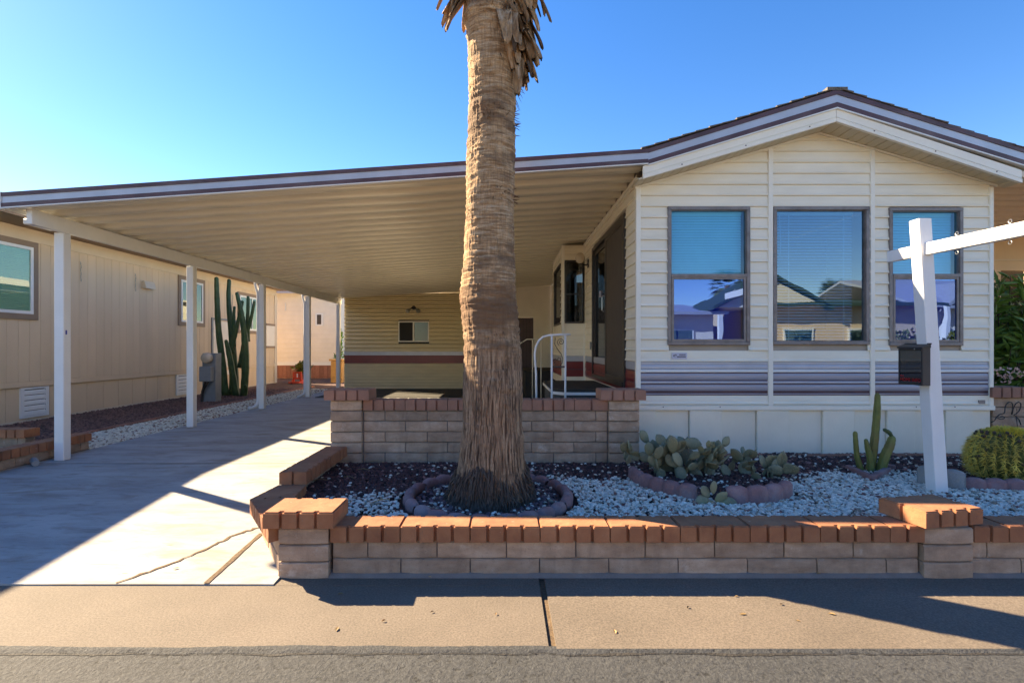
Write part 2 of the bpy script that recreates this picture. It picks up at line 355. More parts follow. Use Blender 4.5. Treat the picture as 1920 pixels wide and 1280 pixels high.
def rand_rot(rs, N):
    q = rs.randn(N, 4); q /= np.linalg.norm(q, axis=1)[:, None]; w, x, y, z = q.T
    return np.stack([1-2*(y*y+z*z), 2*(x*y-z*w), 2*(x*z+y*w), 2*(x*y+z*w), 1-2*(x*x+z*z), 2*(y*z-x*w), 2*(x*z-y*w), 2*(y*z+x*w), 1-2*(x*x+y*y)], 1).reshape(N, 3, 3)
def pebbles(name, xyz, size, cols, label, seed, flat=.7):
    rs = np.random.RandomState(seed); N = len(xyz)
    base_ = ICO_V[None]*(1+.45*(rs.rand(N, 12, 1)-.5))*np.stack([size, size*(.6+.4*rs.rand(N)), size*(.45+.4*rs.rand(N))], 1)[:, None, :]
    V = np.einsum('nij,nkj->nki', rand_rot(rs, N), base_); V[:, :, 2] *= flat; V += xyz[:, None, :]
    Fc = (ICO_F[None]+12*np.arange(N)[:, None, None]).reshape(-1, 3)
    C = np.ones((N, 12, 4)); C[:, :, :3] = cols[:, None, :]
    me = np_mesh(name, V.reshape(-1, 3), Fc, 'pebble', False, C.reshape(-1, 4))
    o = link(bpy.data.objects.new(name, me)); return tag(o, label, 'gravel', kind='stuff')
rnd = random.Random(7)

# ------------------------------------------------------------------ GROUND, STREET, SIDEWALK, DRIVEWAY
YS, YW, YC = 2.30, 3.03, 2.917          # street edge, planter wall face, driveway/sidewalk joint
SLAB = .12
g = MB(); g.add([(-400, -400, -.075), (400, -400, -.075), (400, 400, -.075), (-400, 400, -.075)], [(0, 1, 2, 3)]); struct('ground', g, 'ground_dirt')
st = MB(); st.box((-60, -4.2, -.3), (60, YS-.002, -.0045)); street = struct('street', st, 'asphalt')
JX = px(1029, 2.5)
sw = MB(); sw.box((-30, YS, -.3), (JX-.016, YC-.004, 0)); sidewalk = struct('sidewalk', sw, 'sidewalk')
MB().box((-1.30, YC-.003, -.3), (JX-.016, YC+.09, .001)).build('slab', 'sidewalk', sidewalk)
MB().box((JX+.018, YS+.004, -.3), (30, YC+.09, .002)).build('slab', 'sidewalk', sidewalk)
MB().box((JX-.016, YS, -.3), (JX+.018, YC+.09, -.012)).build('joint_debris', 'crack_dirt', sidewalk)
# thin broken seal-coat lip where the street meets the sidewalk
def n1(x, f, k): return float(vnoise(np.array([x*f+50.]), np.array([k*1.7]), 3)[0])
t = MB(); N = 900; xs = [-7+14*i/N for i in range(N+1)]; vs = []
for x in xs:
    a = YS+.002+.020*n1(x, 1.3, 1)+.012*n1(x, 7, 2)+.006*n1(x, 40, 3); b = YS-.012-.016*n1(x, 11, 4)-.008*n1(x, 45, 5)
    vs += [(x, a, .0015), (x, YS-.003, .002), (x, b, -.0035)]
t.add(vs, [f for i in range(N) for f in ((3*i+3, 3*i, 3*i+1, 3*i+4), (3*i+4, 3*i+1, 3*i+2, 3*i+5))]); t.build('tar_edge', 'asphalt', street)
t = MB(); vs = []
for x in xs:
    c_ = YS-.020-.016*n1(x, 11, 4)-.008*n1(x, 45, 5); w_ = max(.0008, .010*(n1(x, 4, 6)-.25)+.005*n1(x, 50, 7)); vs += [(x, c_+w_, -.0022), (x, c_-w_, -.0028)]
t.add(vs, [(2*i+2, 2*i, 2*i+1, 2*i+3) for i in range(N)]); t.build('seam_dirt', 'tar', street)
# driveway: rises 12 cm from the sidewalk to the carport
def slab_z(y): return .008+(SLAB-.008)*min(1, max(0, (y-YC)/(5.0-YC)))
DX0, DX1 = -4.95, 1.6
dv = MB(); ys = [YC, 3.2, 3.6, 4.2, 5.0, 5.30]
vs = [];
for y in ys: vs += [(-4.95 if y > 4 else -7.5, y, slab_z(y)), (-1.2, y, slab_z(y))]
bot = [(q[0], q[1], -.3) for q in vs]
def slab(ya, yb, xa, xb, name, parent=None, m='driveway'):
    q = MB(); yy = [ya]+[y for y in (3.2, 3.6, 4.2, 5.0) if ya < y < yb]+[yb]
    q.prism([(xa, y, slab_z(y)) for y in yy]+[(xa, yb, -.3), (xa, ya, -.3)], (xb-xa, 0, 0)); 
    if parent is None: return struct(name, q, m)
    return q.build(name, m, parent)
drive = slab(YC, 5.42, -4.95, -1.30, 'driveway')
slab(5.432, 15.04, -4.95, 1.385, 'slab', drive)
def ribbon(pts, w, m, name, parent, lift=.004, jit=0.):
    q = MB(); vs = []; 
    for i, (x, y) in enumerate(pts):
        a = Vector(pts[max(i-1, 0)]); b = Vector(pts[min(i+1, len(pts)-1)]); d = (b-a).normalized(); nn = Vector((-d.y, d.x))
        ww = w*(.5+rnd.random()*jit) if jit else w*.5
        for s_ in (1, -1):
            e = Vector((x, y))+nn*ww*s_; vs.append((e.x, e.y, slab_z(e.y)+lift))
    q.add(vs, [(2*i, 2*i+1, 2*i+3, 2*i+2) for i in range(len(pts)-1)]); return q.build(name, m, parent)
def grd(u, v, z=0.):
    y = (HC-z)*F/(v-V0)
    for _ in range(4): y = (HC-slab_z(y))*F/(v-V0)
    return (px(u, y), y)
def jag(p0, p1, n_, amp):
    a, b = Vector(p0), Vector(p1); d = b-a; nn = Vector((-d.y, d.x)).normalized(); out = []
    for i in range(n_+1):
        k = i/n_; q = a+d*k+nn*(rnd.uniform(-amp, amp) if 0 < i < n_ else 0); out.append((q.x, q.y))
    return out
P1 = [grd(217, 1093), grd(322, 1056), grd(398, 1023), grd(440, 1003), grd(490, 987)]
cr = [];
for a, b in zip(P1[:-1], P1[1:]): cr += jag(a, b, 7, .012)[:-1]
cr.append(P1[-1]); ribbon(cr, .010, 'crack_dirt', 'crack', drive, .004, .9)
ribbon(jag(grd(386, 1094), grd(490, 1000), 10, .002), .022, 'crack_dirt', 'crack', drive, .004, .3)
ribbon([(-4.9, 5.428), (-1.75, 5.428)], .012, 'crack_dirt', 'crack', drive, .002)
cp = MB(); cp.box((-4.55, 12.45, SLAB), (1.36, 15.0, SLAB+.012)); o = cp.build('outdoor_carpet', 'carpet'); tag(o, 'dark flat outdoor carpet covering the far end of the carport floor', 'carpet')
# side strips beside the driveway
q = MB(); q.prism([(-5.86, 6.25, -.2), (-5.86, 6.25, .09), (-5.86, 17, .10), (-5.86, 17, -.2)], (.905, 0, 0)); struct('gravel_strip', q, 'ground_dirt')
q = MB(); q.box((-9.5, 5.3, -.2), (-5.96, 30, .105)); struct('red_gravel_bed', q, 'red_ground')
q = MB(); q.box((-5.958, 15.2, -.2), (-4.65, 30, .1)); struct('back_path', q, 'red_ground')
# far side of the street
q = MB(); q.box((-60, -5.2, -.3), (60, -4.2, 0)); struct('far_sidewalk', q, 'sidewalk')

# ------------------------------------------------------------------ MASONRY
def cap_mesh(L, D, H, ngroove, name, m='cap', end=False, w=.006):
    # top view outline with score notches on both long faces, pushed up
    gw, gd = .019, .022; out = []
    xs_ = [L*(i+1)/(ngroove+1)-L/2 for i in range(ngroove)]
    out.append((-L/2, -D/2))
    for x in xs_: out += [(x-gw/2, -D/2), (x-gw*.35, -D/2+gd), (x+gw*.35, -D/2+gd), (x+gw/2, -D/2)]
    out.append((L/2, -D/2)); 
    if end: out += [(L/2, -gw/2), (L/2-gd, -gw*.35), (L/2-gd, gw*.35), (L/2, gw/2)]
    out.append((L/2, D/2))
    for x in reversed(xs_): out += [(x+gw/2, D/2), (x+gw*.35, D/2-gd), (x-gw*.35, D/2-gd), (x-gw/2, D/2)]
    out.append((-L/2, D/2))
    if end: out += [(-L/2, gw/2), (-L/2+gd, gw*.35), (-L/2+gd, -gw*.35), (-L/2, -gw/2)]
    q = MB(); q.prism([(x, y, 0) for x, y in out], (0, 0, H))
    bm = bmesh.new(); vv = [bm.verts.new(a) for a in q.v]
    for f in q.f: bm.faces.new([vv[i] for i in f])
    bmesh.ops.recalc_face_normals(bm, faces=bm.faces)
    es = [e for e in bm.edges if all(abs(v_.co.z-H) < 1e-5 for v_ in e.verts)]
    bmesh.ops.bevel(bm, geom=es, offset=w, segments=2, affect='EDGES', clamp_overlap=True)
    me = bpy.data.meshes.new(name); bm.to_mesh(me); bm.free(); me.materials.append(M[m]); return me
_bl = {}
def block_mesh(L, D=.095, H=.095):
    k = (round(L, 3), round(D, 3), round(H, 3))
    if k not in _bl:
        variants = []
        for s_ in range(3):
            r_ = random.Random(s_*7+int(L*1000)); q = MB(); nx = max(2, int(L/.07)); rings = []
            for i in range(nx+1):
                x = -L/2+L*i/nx; e = 1. if 0 < i < nx else 0.; bul = .004*e+r_.uniform(-.0015, .0015); c_ = .005 if e else .009
                rings.append([(x, -D/2+c_-bul*.2, 0), (x, -D/2-bul, c_), (x, -D/2-bul-.001, H*.5), (x, -D/2-bul+.001, H-c_), (x, -D/2+c_, H), (x, D/2-c_, H), (x, D/2+bul, H-c_), (x, D/2+bul, c_), (x, D/2-c_, 0)])
            q.loft(rings); variants.append(q.mesh('block', 'block', False))
        _bl[k] = variants
    return rnd.choice(_bl[k])
def course(parent, a, b, z, start, D=.1, L=.4064, gap=.008, H=.0955):
    """one course of blocks from point a to b (2-D), first block of length `start`"""
    a, b = Vector(a), Vector(b); d = b-a; T = d.length; d.normalize(); rz = math.atan2(d.y, d.x); s_ = 0.; ln = start
    while s_ < T-.02:
        e = min(s_+ln, T); w = e-s_-gap
        if w > .03:
            c_ = a+d*((s_+e)/2); place('slump_block', block_mesh(w, D, H), parent, (c_.x, c_.y, z), rz)
        s_ = e; ln = L
PITCH = .1016
# --- planter wall: front run, two pillars, chamfered corner and side return
wall = thing('planter_wall', 'low tan slump block wall with orange brick cap along the sidewalk', 'wall', (0, 3.1, 0))
CY = 3.1                                          # centre line of the front run
XA, XB, XC, XD = px(521, 3.0), px(616, 3.0), px(1733, 3.0), px(1826, 3.0)
rows = [.006, .006+PITCH]
for k, z in enumerate(rows):
    course(wall, (XB+.012, YW+.062), (XC-.008, YW+.062), z, .401 if k == 0 else .207, D=.12)
    course(wall, (XD+.006, YW+.062), (5.6, YW+.062), z, .30 if k == 0 else .10, D=.12)
MB().box((XB+.014, YW+.012, .0), (XC-.01, YW+.15, .205)).build('mortar_core', 'mortar', wall)
MB().box((XD+.01, YW+.012, .0), (5.58, YW+.15, .205)).build('mortar_core', 'mortar', wall)
q = MB(); q.prism([(XB-.3, YW+.01, -.05), (XB-.3, YC+.085, .003), (XB-.3, YW-.005, .02), (XB-.3, YW+.03, .03)], (7, 0, 0)); q.build('mortar_footing', 'mortar', wall)
cm = cap_mesh(.4005, .2, .092, 3, 'cap_block'); cm2 = cap_mesh(.197, .2, .092, 1, 'cap_block'); cm1 = cap_mesh(.095, .2, .092, 0, 'cap_block')
CZ = .211
x = XB+.008
while x+.4064 < XC+.06:
    place('cap_block', cm, wall, (x+.2032, CY+rnd.uniform(-.002, .002), CZ+rnd.uniform(-.001, .001)), rnd.uniform(-.004, .004)); x += .4064
if XC-x > .17: place('cap_block', cm2, wall, (x+.1, CY, CZ)); x += .203
if XC-x > .08: place('cap_block', cm1, wall, (x+.05, CY, CZ))
x = XD+.004; place('cap_block', cm2, wall, (x+.1, CY, CZ)); x += .203
while x < 5.4: place('cap_block', cm, wall, (x+.2032, CY, CZ)); x += .4064
MB().box((XB+.02, YW+.004, .2045), (XC-.02, YW+.14, .2115)).build('mortar_bed', 'mortar', wall)
pcap = cap_mesh(.403, .29, .094, 3, 'pillar_cap', w=.008)
pcap_end = cap_mesh(.403, .30, .094, 3, 'pillar_cap', end=True, w=.008)
for (xa, xb, cx, rz, zc, yo, me_) in ((XA, XB, px(558.5, 2.97), 0, .300, 3.115, pcap), (XC, XD, px(1751, 3.1), R(11), .308, 3.135, pcap_end)):
    for k in range(3):
        z = -.002+k*PITCH*.985
        place('slump_block', block_mesh(xb-xa-.004, .19, .094), wall, ((xa+xb)/2, 3.0+.098, z))
    MB().box((xa+.014, 3.02, 0), (xb-.014, 3.18, zc)).build('mortar_core', 'mortar', wall)
    place('pillar_cap', me_, wall, (cx, yo, zc), rz)
# chamfered corner and the side return behind it
Q0, Q1, Q2 = Vector((-1.312, 3.03)), Vector((-1.70, 3.62)), Vector((-1.70, 4.93))
dd = (Q1-Q0).normalized(); nn = Vector((dd.y, -dd.x))     # inward
for k in range(2): course(wall, Q0+nn*.06+dd*.01, Q1+nn*.06, .006+k*PITCH, .25 if k else .4, D=.115)
for k in range(3): course(wall, (-1.64, 3.64 if k < 2 else 3.93), (-1.64, 4.92), .006+k*PITCH*.985, .2 if k % 2 else .4, D=.115)
q = MB(); e0 = Q0+nn*.012+dd*.03; e1 = Q1+nn*.012; e2 = Q1+nn*.11+Vector((0, 0)); e3 = Q0+nn*.11+dd*.03
q.prism([(e0.x, e0.y, 0), (e1.x, e1.y, 0), (e2.x, e2.y, 0), (e3.x, e3.y, 0)], (0, 0, .208)); q.box((-1.688, 3.62, 0), (-1.594, 4.92, .205)); q.box((-1.687, 3.92, .2), (-1.595, 4.915, .304)); q.build('mortar_core', 'mortar', wall)
rzd = math.atan2(dd.y, dd.x); cz2 = Q0+nn*.075+dd*.48
def cap_poly(pts, z, H, parent, m='cap', step=.1016):
    out = []; n_ = len(pts)
    for i in range(n_):
        a, b = Vector(pts[i]), Vector(pts[(i+1) % n_]); d = b-a; L = d.length; d.normalize(); inn = Vector((-d.y, d.x)); out.append(a); k = round(L/step)
        if k > 1:
            for j in range(1, k):
                c_ = a+d*(L*j/k); out += [c_-d*.007, c_-d*.005+inn*.016, c_+d*.005+inn*.016, c_+d*.007]
    q = MB(); q.prism([(p_.x, p_.y, z) for p_ in out], (0, 0, H)); q.build('cap_block', m, parent)
cap_poly([(-1.735, 3.53), (-1.36, 2.985), (-1.20, 3.17), (-1.455, 3.60)], CZ+.001, .092, wall)
cap_poly([(-1.737, 3.536), (-1.457, 3.606), (-1.492, 3.905), (-1.70, 3.905)], CZ, .092, wall)
ec = cap_mesh(.4005, .205, .094, 3, 'cap_block', end=True)
for k in range(3):
    yy = 3.9+.2032+k*.358; place('cap_block', ec if k == 0 else cm, wall, (-1.594, min(yy, 4.72), .306+.0005*k), R(90))

# --- porch wall behind the palm with two pillars
porch = thing('porch_wall', 'pinkish capped block wall with two pillars in front of the porch', 'wall', (0, 5.05, .1))
PY = 4.985; PX0, PX1, PX2, PX3 = px(622, PY), px(680, PY), px(1140, PY), px(1197, PY)
for k in range(7):
    z = .73-PITCH*(k+1)+.002
    course(porch, (PX1+.01, PY+.062), (PX2-.008, PY+.062), z, (.205 if k % 2 == 0 else .40), D=.12)
MB().box((PX1-.01, PY+.014, .02), (PX2+.01, PY+.145, .733)).build('mortar_core', 'mortar', porch)
pk = cap_mesh(.4005, .19, .098, 3, 'cap_block', 'cap_pink'); pk2 = cap_mesh(.13, .19, .098, 0, 'cap_block', 'cap_pink')
x = PX1+.006
while x+.40 < PX2: place('cap_block', pk, porch, (x+.2032, PY+.075, .737), rnd.uniform(-.003, .003)); x += .4064
if PX2-x > .06:
    pl = cap_mesh(PX2-x-.006, .19, .098, 1, 'cap_block', 'cap_pink'); place('cap_block', pl, porch, ((x+PX2)/2, PY+.075, .737))
for xa, xb, cx in ((PX0, PX1, px(651, 4.93)), (PX2, PX3, px(1168, 4.93))):
    for k in range(8):
        z = .835-PITCH*(k+1)+.003
        place('slump_block', block_mesh(xb-xa-.004, .20, .094), porch, ((xa+xb)/2, PY-.04+.1, z))
    MB().box((xa+.016, PY-.02, .02), (xb-.016, PY+.145, .838)).build('mortar_core', 'mortar', porch)
    place('pillar_cap', cap_mesh(.425, .29, .096, 3, 'pillar_cap', 'cap_pink', w=.008), porch, (cx, PY+.06, .838))

# --- wall at the right of the home
rw = thing('side_wall', 'short tan block wall right of the home with pink cap', 'wall', (5.6, 5.45, .1))
for k in range(8): course(rw, (5.09, 5.47), (7.1, 5.47), .82-PITCH*(k+1), .25 if k % 2 else .4, D=.16)
MB().box((5.10, 5.41, .05), (7.09, 5.53, .82)).build('mortar_core', 'mortar', rw)
for k in range(5): place('cap_block', cap_mesh(.4005, .26, .105, 3, 'cap_block', 'cap_pink') if k == 0 else rw.children[-1].data, rw, (5.03+.2032+k*.4064, 5.46, .822))
# --- low walls at the left of the driveway
lw = thing('driveway_wall', 'low block wall with orange brick cap left of the driveway, beside the first carport post', 'wall', (-5.05, 5, 0))
for k in range(2): course(lw, (-5.05, 2.95), (-5.05, 6.22), .02+k*PITCH, .3 if k else .1, D=.12)
MB().box((-5.1, 2.96, 0), (-5.0, 6.21, .222)).build('mortar_core', 'mortar', lw)
yy = 2.95
while yy < 6.0: place('cap_block', cm, lw, (-5.04, yy+.2032, .224), R(90)); yy += .4064
lw2 = thing('neighbour_planter_wall', 'short orange-capped wall stub at the left photo edge, behind the driveway wall', 'wall', (-6, 5.9, 0))
for k in range(3): course(lw2, (-7.2, 5.88), (-5.38, 5.88), .02+k*PITCH, .3 if k % 2 else .1, D=.12)
MB().box((-7.19, 5.83, 0), (-5.39, 5.93, .322)).build('mortar_core', 'mortar', lw2)
for k in range(4): place('cap_block', cm, lw2, (-5.36-.2032-k*.4064, 5.88, .325))
q = MB(); yy = 6.3
curb = thing('curb_edging', 'thin reddish brick edging between white gravel and red gravel', 'edging', (-5.91, 8, .1))
ceb = bevel_mesh(MB().box((-.045, -.148, -.1), (.045, .148, .045)), 'edging_brick', 'edging_brick', .006)
while yy < 16: place('edging_brick', ceb, curb, (-5.91, yy+.15, .10), rnd.uniform(-.01, .01)); yy += .304

# ------------------------------------------------------------------ THE HOME
YF = 5.38                                         # front wall plane
HX0, HX1 = px(1195, YF), px(1857, YF)
AX, AZ = 3.27, pz(250, YF)                        # gable apex (underside of the soffit)
EZ = 3.005                                        # soffit height at the corners
def gz(x): return AZ-(AZ-EZ)*abs(x-AX)/(AX-HX0)
home = thing('park_model_home', 'cream sided park model home with striped gable front and three windows', 'house', (3.2, 9, .1))
Z0S = pz(741, YF); ZLINE = pz(678, YF); CP = .1148
WIN = [(px(1251, YF), px(1405, YF), pz(647, YF), pz(388, YF)), (px(1448.5, YF), px(1628, YF), pz(646, YF), pz(388, YF)), (px(1665, YF), px(1803, YF), pz(648, YF), pz(390, YF))]
def board(xfun0, xfun1, z0, z1, axis, plane, out, parent, m='siding', name='siding_board'):
    """lap board: profile lofted along x (axis 0) or y (axis 1); xfun give the ends at each height"""
    H = z1-z0; d = out
    prof = [(.004, z0), (-.015, z0+.0005), (-.0195, z0+.005), (-.0195, z0+.011), (-.0085, z0+.032), (-.0075, z0+H*.55), (-.003, z1-.012), (-.001, z1), (.004, z1)]
    A, B = [], []
    for o_, z in prof:
        a, b = xfun0(z), xfun1(z)
        if b < a: a = b = (a+b)/2
        pa = plane+o_*d
        A.append((a, pa, z) if axis == 0 else (pa, a, z)); B.append((b, pa, z) if axis == 0 else (pa, b, z))
    if max(abs(Vector(p_)-Vector(q_)) if False else (Vector(p_)-Vector(q_)).length for p_, q_ in zip(A, B)) < .02: return
    q = MB(); n_ = len(A); vs = A+B
    fs = [(i, i+1, n_+i+1, n_+i) for i in range(n_-1)]+[(n_-1, 0, n_, 2*n_-1)]+[tuple(range(n_-1, -1, -1)), tuple(range(n_, 2*n_))]
    q.add(vs, fs)
    o = q.build(name, m, parent); return o
fw = MB()
def wall_cells(mb, x0, x1, z0, z1, holes, f):
    xs_ = sorted({x0, x1}|{v_ for h in holes for v_ in h[:2]}); zs_ = sorted({z0, z1}|{v_ for h in holes for v_ in h[2:]})
    for a, b in zip(xs_[:-1], xs_[1:]):
        for c_, d_ in zip(zs_[:-1], zs_[1:]):
            mx, mz_ = (a+b)/2, (c_+d_)/2
            if not any(h[0] < mx < h[1] and h[2] < mz_ < h[3] for h in holes): f(mb, a, b, c_, d_)
wall_cells(fw, HX0+.02, HX1-.02, .86, EZ, WIN, lambda mb, a, b, c_, d_: mb.box((a, YF+.012, c_), (b, YF+.09, d_)))
fw.prism([(HX0+.02, YF+.012, EZ), (HX1-.02, YF+.012, EZ), (AX, YF+.012, AZ-.01)], (0, .078, 0))
front = fw.build('front_wall', 'room_wall', home)
T1, T2 = (px(1439, YF), px(1448, YF)), (px(1630, YF), px(1638.5, YF))
bays = [(HX0+.012, T1[0]), (T1[1], T2[0]), (T2[1], HX1-.012)]
def lcl(z): return HX0 if z <= EZ else AX-(AX-HX0)*(AZ-z)/(AZ-EZ)
def rcl(z): return 10 if z <= EZ else AX+(AX-HX0)*(AZ-z)/(AZ-EZ)
def slopes(a, b): return (lambda z: max(a, lcl(z)) if z > EZ else a), (lambda z: min(b, rcl(z)) if z > EZ else b)
for (xa, xb), w in zip(bays, WIN):
    z = ZLINE
    while z < AZ-.02:
        z1 = min(z+CP, AZ+.05); segs = [(xa, xb)]
        if z1 > w[2]+.01 and z < w[3]-.01: segs = [(xa, w[0]+.012), (w[1]-.012, xb)]
        for a, b in segs:
            if b-a > .006 and max(0, 1): 
                f0, f1 = slopes(a, b)
                if f1(z) > f0(z)+.01: board(f0, f1, z, z1, 0, YF, 1, home)
        z += CP
    # bottom course and the stripe band
    board(lambda z_: xa, lambda z_: xb, pz(758, YF), Z0S, 0, YF, 1, home)
    for va, vb, m_, pr in ((678, 684, 'silver', .006), (684, 693, 'silver', .010), (693, 698, 'white_trim', .013), (698, 700.2, 'dark_line', .004), (700.2, 712, 'lavender', .010), (712, 714.2, 'dark_line', .004), (714.2, 719, 'silver', .012),
                           (719, 721.2, 'dark_line', .004), (721.2, 732, 'lavender', .010), (732, 737, 'maroon', .005), (737, 739.5, 'lavender', .010), (739.5, 741, 'dark_line', .006)):
        z1, z0 = pz(va, YF), pz(vb, YF); q = MB()
        pf = [(YF+.008, z0), (YF-pr*.6, z0), (YF-pr, z0+(z1-z0)*.35), (YF-pr, z0+(z1-z0)*.7), (YF-pr*.6, z1), (YF+.008, z1)]
        q.prism([(xa, y_, z_) for y_, z_ in pf], (xb-xa, 0, 0)); q.build('trim_stripe', m_, home)
def bbox(name, m, parent, a, b, w=.004):
    me = bevel_mesh(MB().box(a, b), name, m, w); o = bpy.data.objects.new(name, me); link(o, parent)
    if parent is not None: o.matrix_parent_inverse = Matrix.Translation(-parent.location)
    return o
for a, b in (T1, T2):
    bbox('seam_trim', 'cream_trim', home, (a, YF-.022, pz(765, YF)), (b, YF+.01, gz((a+b)/2)-.006))
bbox('corner_trim', 'cream_trim', home, (HX0-.018, YF-.022, pz(760, YF)), (HX0+.030, YF+.03, EZ-.004))
bbox('corner_trim', 'cream_trim', home, (HX1-.026, YF-.022, pz(765, YF)), (HX1+.018, YF+.03, EZ-.004))
bbox('sill_band', 'cream_trim', home, (HX0-.01, YF-.026, pz(768.5, YF)), (HX1+.03, YF+.02, pz(760, YF)))
bbox('sill_lip', 'cream_trim', home, (HX0-.005, YF-.012, pz(760, YF)+.001), (HX1+.02, YF+.02, pz(758, YF)-.002))
for x, z in ((1242, 762), (1348, 762), (1714, 762), (1786, 762)): 
    q = MB(); q.lathe([(.001, 0), (.005, .001), (.006, .004)], 8); me_ = q.mesh('screw', 'dark_line'); place('screw', me_, home, (px(x, YF), YF-.026, pz(z, YF)), rot=(R(90), 0, 0))
# ribbed skirting
sk = [1195, 1228.5, 1292, 1352, 1418, 1478, 1541.5, 1601, 1662, 1714, 1771, 1822, 1859]
for i, (a, b) in enumerate(zip(sk[:-1], sk[1:])):
    pr = .0 if i % 2 else .026
    bbox('skirting_panel', 'skirting', home, (px(a, YF)+.001, YF+.010-pr, .08), (px(b, YF)-.001, YF+.03, pz(768.5, YF)-.002), .005)
# windows
def slats(mb, xa, xb, za, zb, y, pitch, tilt, w=.024):
    z = zb-.02
    while z > za+.01:
        c_, s_ = math.cos(tilt)*w/2, math.sin(tilt)*w/2
        mb.add([(xa, y-c_, z-s_), (xb, y-c_, z-s_), (xb, y+c_, z+s_), (xa, y+c_, z+s_), (xa, y, z+.002+0*s_), (xb, y, z+.002)], [(0, 1, 5, 4), (4, 5, 2, 3), (3, 2, 1, 0)])
        z -= pitch
def frame(mb, xa, xb, za, zb, t, y0, y1):
    mb.box((xa, y0, za), (xb, y1, za+t)); mb.box((xa, y0, zb-t), (xb, y1, zb)); mb.box((xa, y0, za+t), (xa+t, y1, zb-t)); mb.box((xb-t, y0, za+t), (xb, y1, zb-t))
for i, (xa, xb, za, zb) in enumerate(WIN):
    w = thing('window', None, None); w.parent = home; w.location = -home.location; w.location = Vector((0, 0, 0))-home.location
    q = MB(); frame(q, xa, xb, za, zb, .036, YF-.026, YF+.05); fr = bevel_mesh(q, 'window_frame', 'window_frame', .004)
    o = link(bpy.data.objects.new('window_frame', fr), w)
    for k in range(40):                            # screw heads round the flange
        pass
    q = MB(); frame(q, xa+.030, xb-.030, za+.030, zb-.030, .012, YF-.012, YF+.04); q.build('inner_frame', 'window_frame', w, local=True)
    bl = MB()
    if i != 1:
        zm = pz(517, YF); q = MB(); q.box((xa+.036, YF-.030, zm-.016), (xb-.036, YF+.03, zm+.016)); q.build('meeting_rail', 'window_frame', w, local=True)
        q = MB(); frame(q, xa+.042, xb-.042, za+.040, zm-.016, .022, YF-.02, YF+.01); q.build('sash_frame', 'window_frame', w, local=True)
        MB().box((xa+.038, YF+.012, zm+.014), (xb-.038, YF+.016, zb-.038)).build('pane', 'glass_film', w, local=True)
        MB().box((xa+.060, YF-.006, za+.058), (xb-.060, YF-.002, zm-.034)).build('pane', 'glass_sash', w, local=True)
        slats(bl, xa+.05, xb-.06, za+.02, zb-.05, YF+.065, .028, R(60), .034)
        bl.box((xa+.045, YF+.06, zb-.062), (xb-.055, YF+.09, zb-.036))
    else:
        MB().box((xa+.038, YF+.012, za+.038), (xb-.038, YF+.016, zb-.038)).build('pane', 'glass_plain', w, local=True)
        slats(bl, xa+.05, xb-.13, za+.02, zb-.05, YF+.065, .031, R(33), .03)
        bl.box((xa+.045, YF+.06, zb-.064), (xb-.12, YF+.09, zb-.036))
        for xx in (.2, .78): bl.box((xa+(xb-xa)*xx, YF+.061, za+.02), (xa+(xb-xa)*xx+.006, YF+.063, zb-.05))
        bl.tube([(xa+.10, YF+.055, zb-.06), (xa+.115, YF+.055, zb-.35), (xa+.105, YF+.055, zb-.5)], .003, 5); bl.tube([(xb-.22, YF+.055, zb-.06), (xb-.22, YF+.055, zb-.3)], .003, 5)
    bl.build('blind', 'blind', w, local=True)
    w['label'] = ['left window with closed blind', 'middle picture window with open blind', 'right window behind the sign post'][i]
# interior shell so that the rooms are dark but not black
MB().box((HX0+.09, YF+2.6, .9), (HX1-.09, YF+2.66, 3.0)).build('room_partition', 'room_wall', home)
MB().box((HX0+.09, YF+.09, .86), (HX1-.09, 14.9, .89)).build('floor', 'room_wall', home)
# small dealer sticker and vent tag
stk = MB().box((px(1259, YF), YF-.019, pz(673, YF)), (px(1287, YF), YF-.012, pz(661, YF))).build('sticker', 'sticker', home)
def text(body, size, m, parent, loc, rot=(R(90), 0, 0), ext=.0008, align='LEFT', name='lettering'):
    cu = bpy.data.curves.new(name, 'FONT'); cu.body = body; cu.size = size; cu.extrude = ext; cu.align_x = align
    tmp = bpy.data.objects.new(name, cu); COL.objects.link(tmp); dg = bpy.context.evaluated_depsgraph_get()
    me = bpy.data.meshes.new_from_object(tmp.evaluated_get(dg)); COL.objects.unlink(tmp); bpy.data.objects.remove(tmp)
    me.materials.clear(); me.materials.append(M[m]); o = link(bpy.data.objects.new(name, me), parent)
    Lp = parent.location if parent is not None else Vector((0, 0, 0))
    o.location = Vector(loc)-Lp; o.rotation_euler = rot; return o
ts = .026
q = MB()                                              # worn two-line print and a small mark, too small to read
for (ua, ub, va, vb) in ((1261.5, 1263.5, 665, 668.5), (1264, 1265.2, 664, 666), (1265.8, 1267.2, 664, 667), (1264, 1265.4, 668, 669)): q.box((px(ua, YF), YF-.0197, pz(vb, YF)), (px(ub, YF), YF-.0189, pz(va, YF)))
for k in range(6): q.box((px(1272.5+k*2, YF), YF-.0197, pz(665.8, YF)), (px(1274+k*2, YF), YF-.0189, pz(663.8, YF)))
for k in range(8): q.box((px(1268+k*2.1, YF), YF-.0197, pz(669.8, YF)), (px(1269.6+k*2.1, YF), YF-.0189, pz(667.4, YF)))
o = q.build('sticker_print', 'ink', home); o['kind'] = 'stuff'
MB().box((px(1832, YF), YF-.020, pz(756.5, YF)), (px(1844, YF), YF-.010, pz(749.5, YF))).build('data_plate', 'window_frame', home)
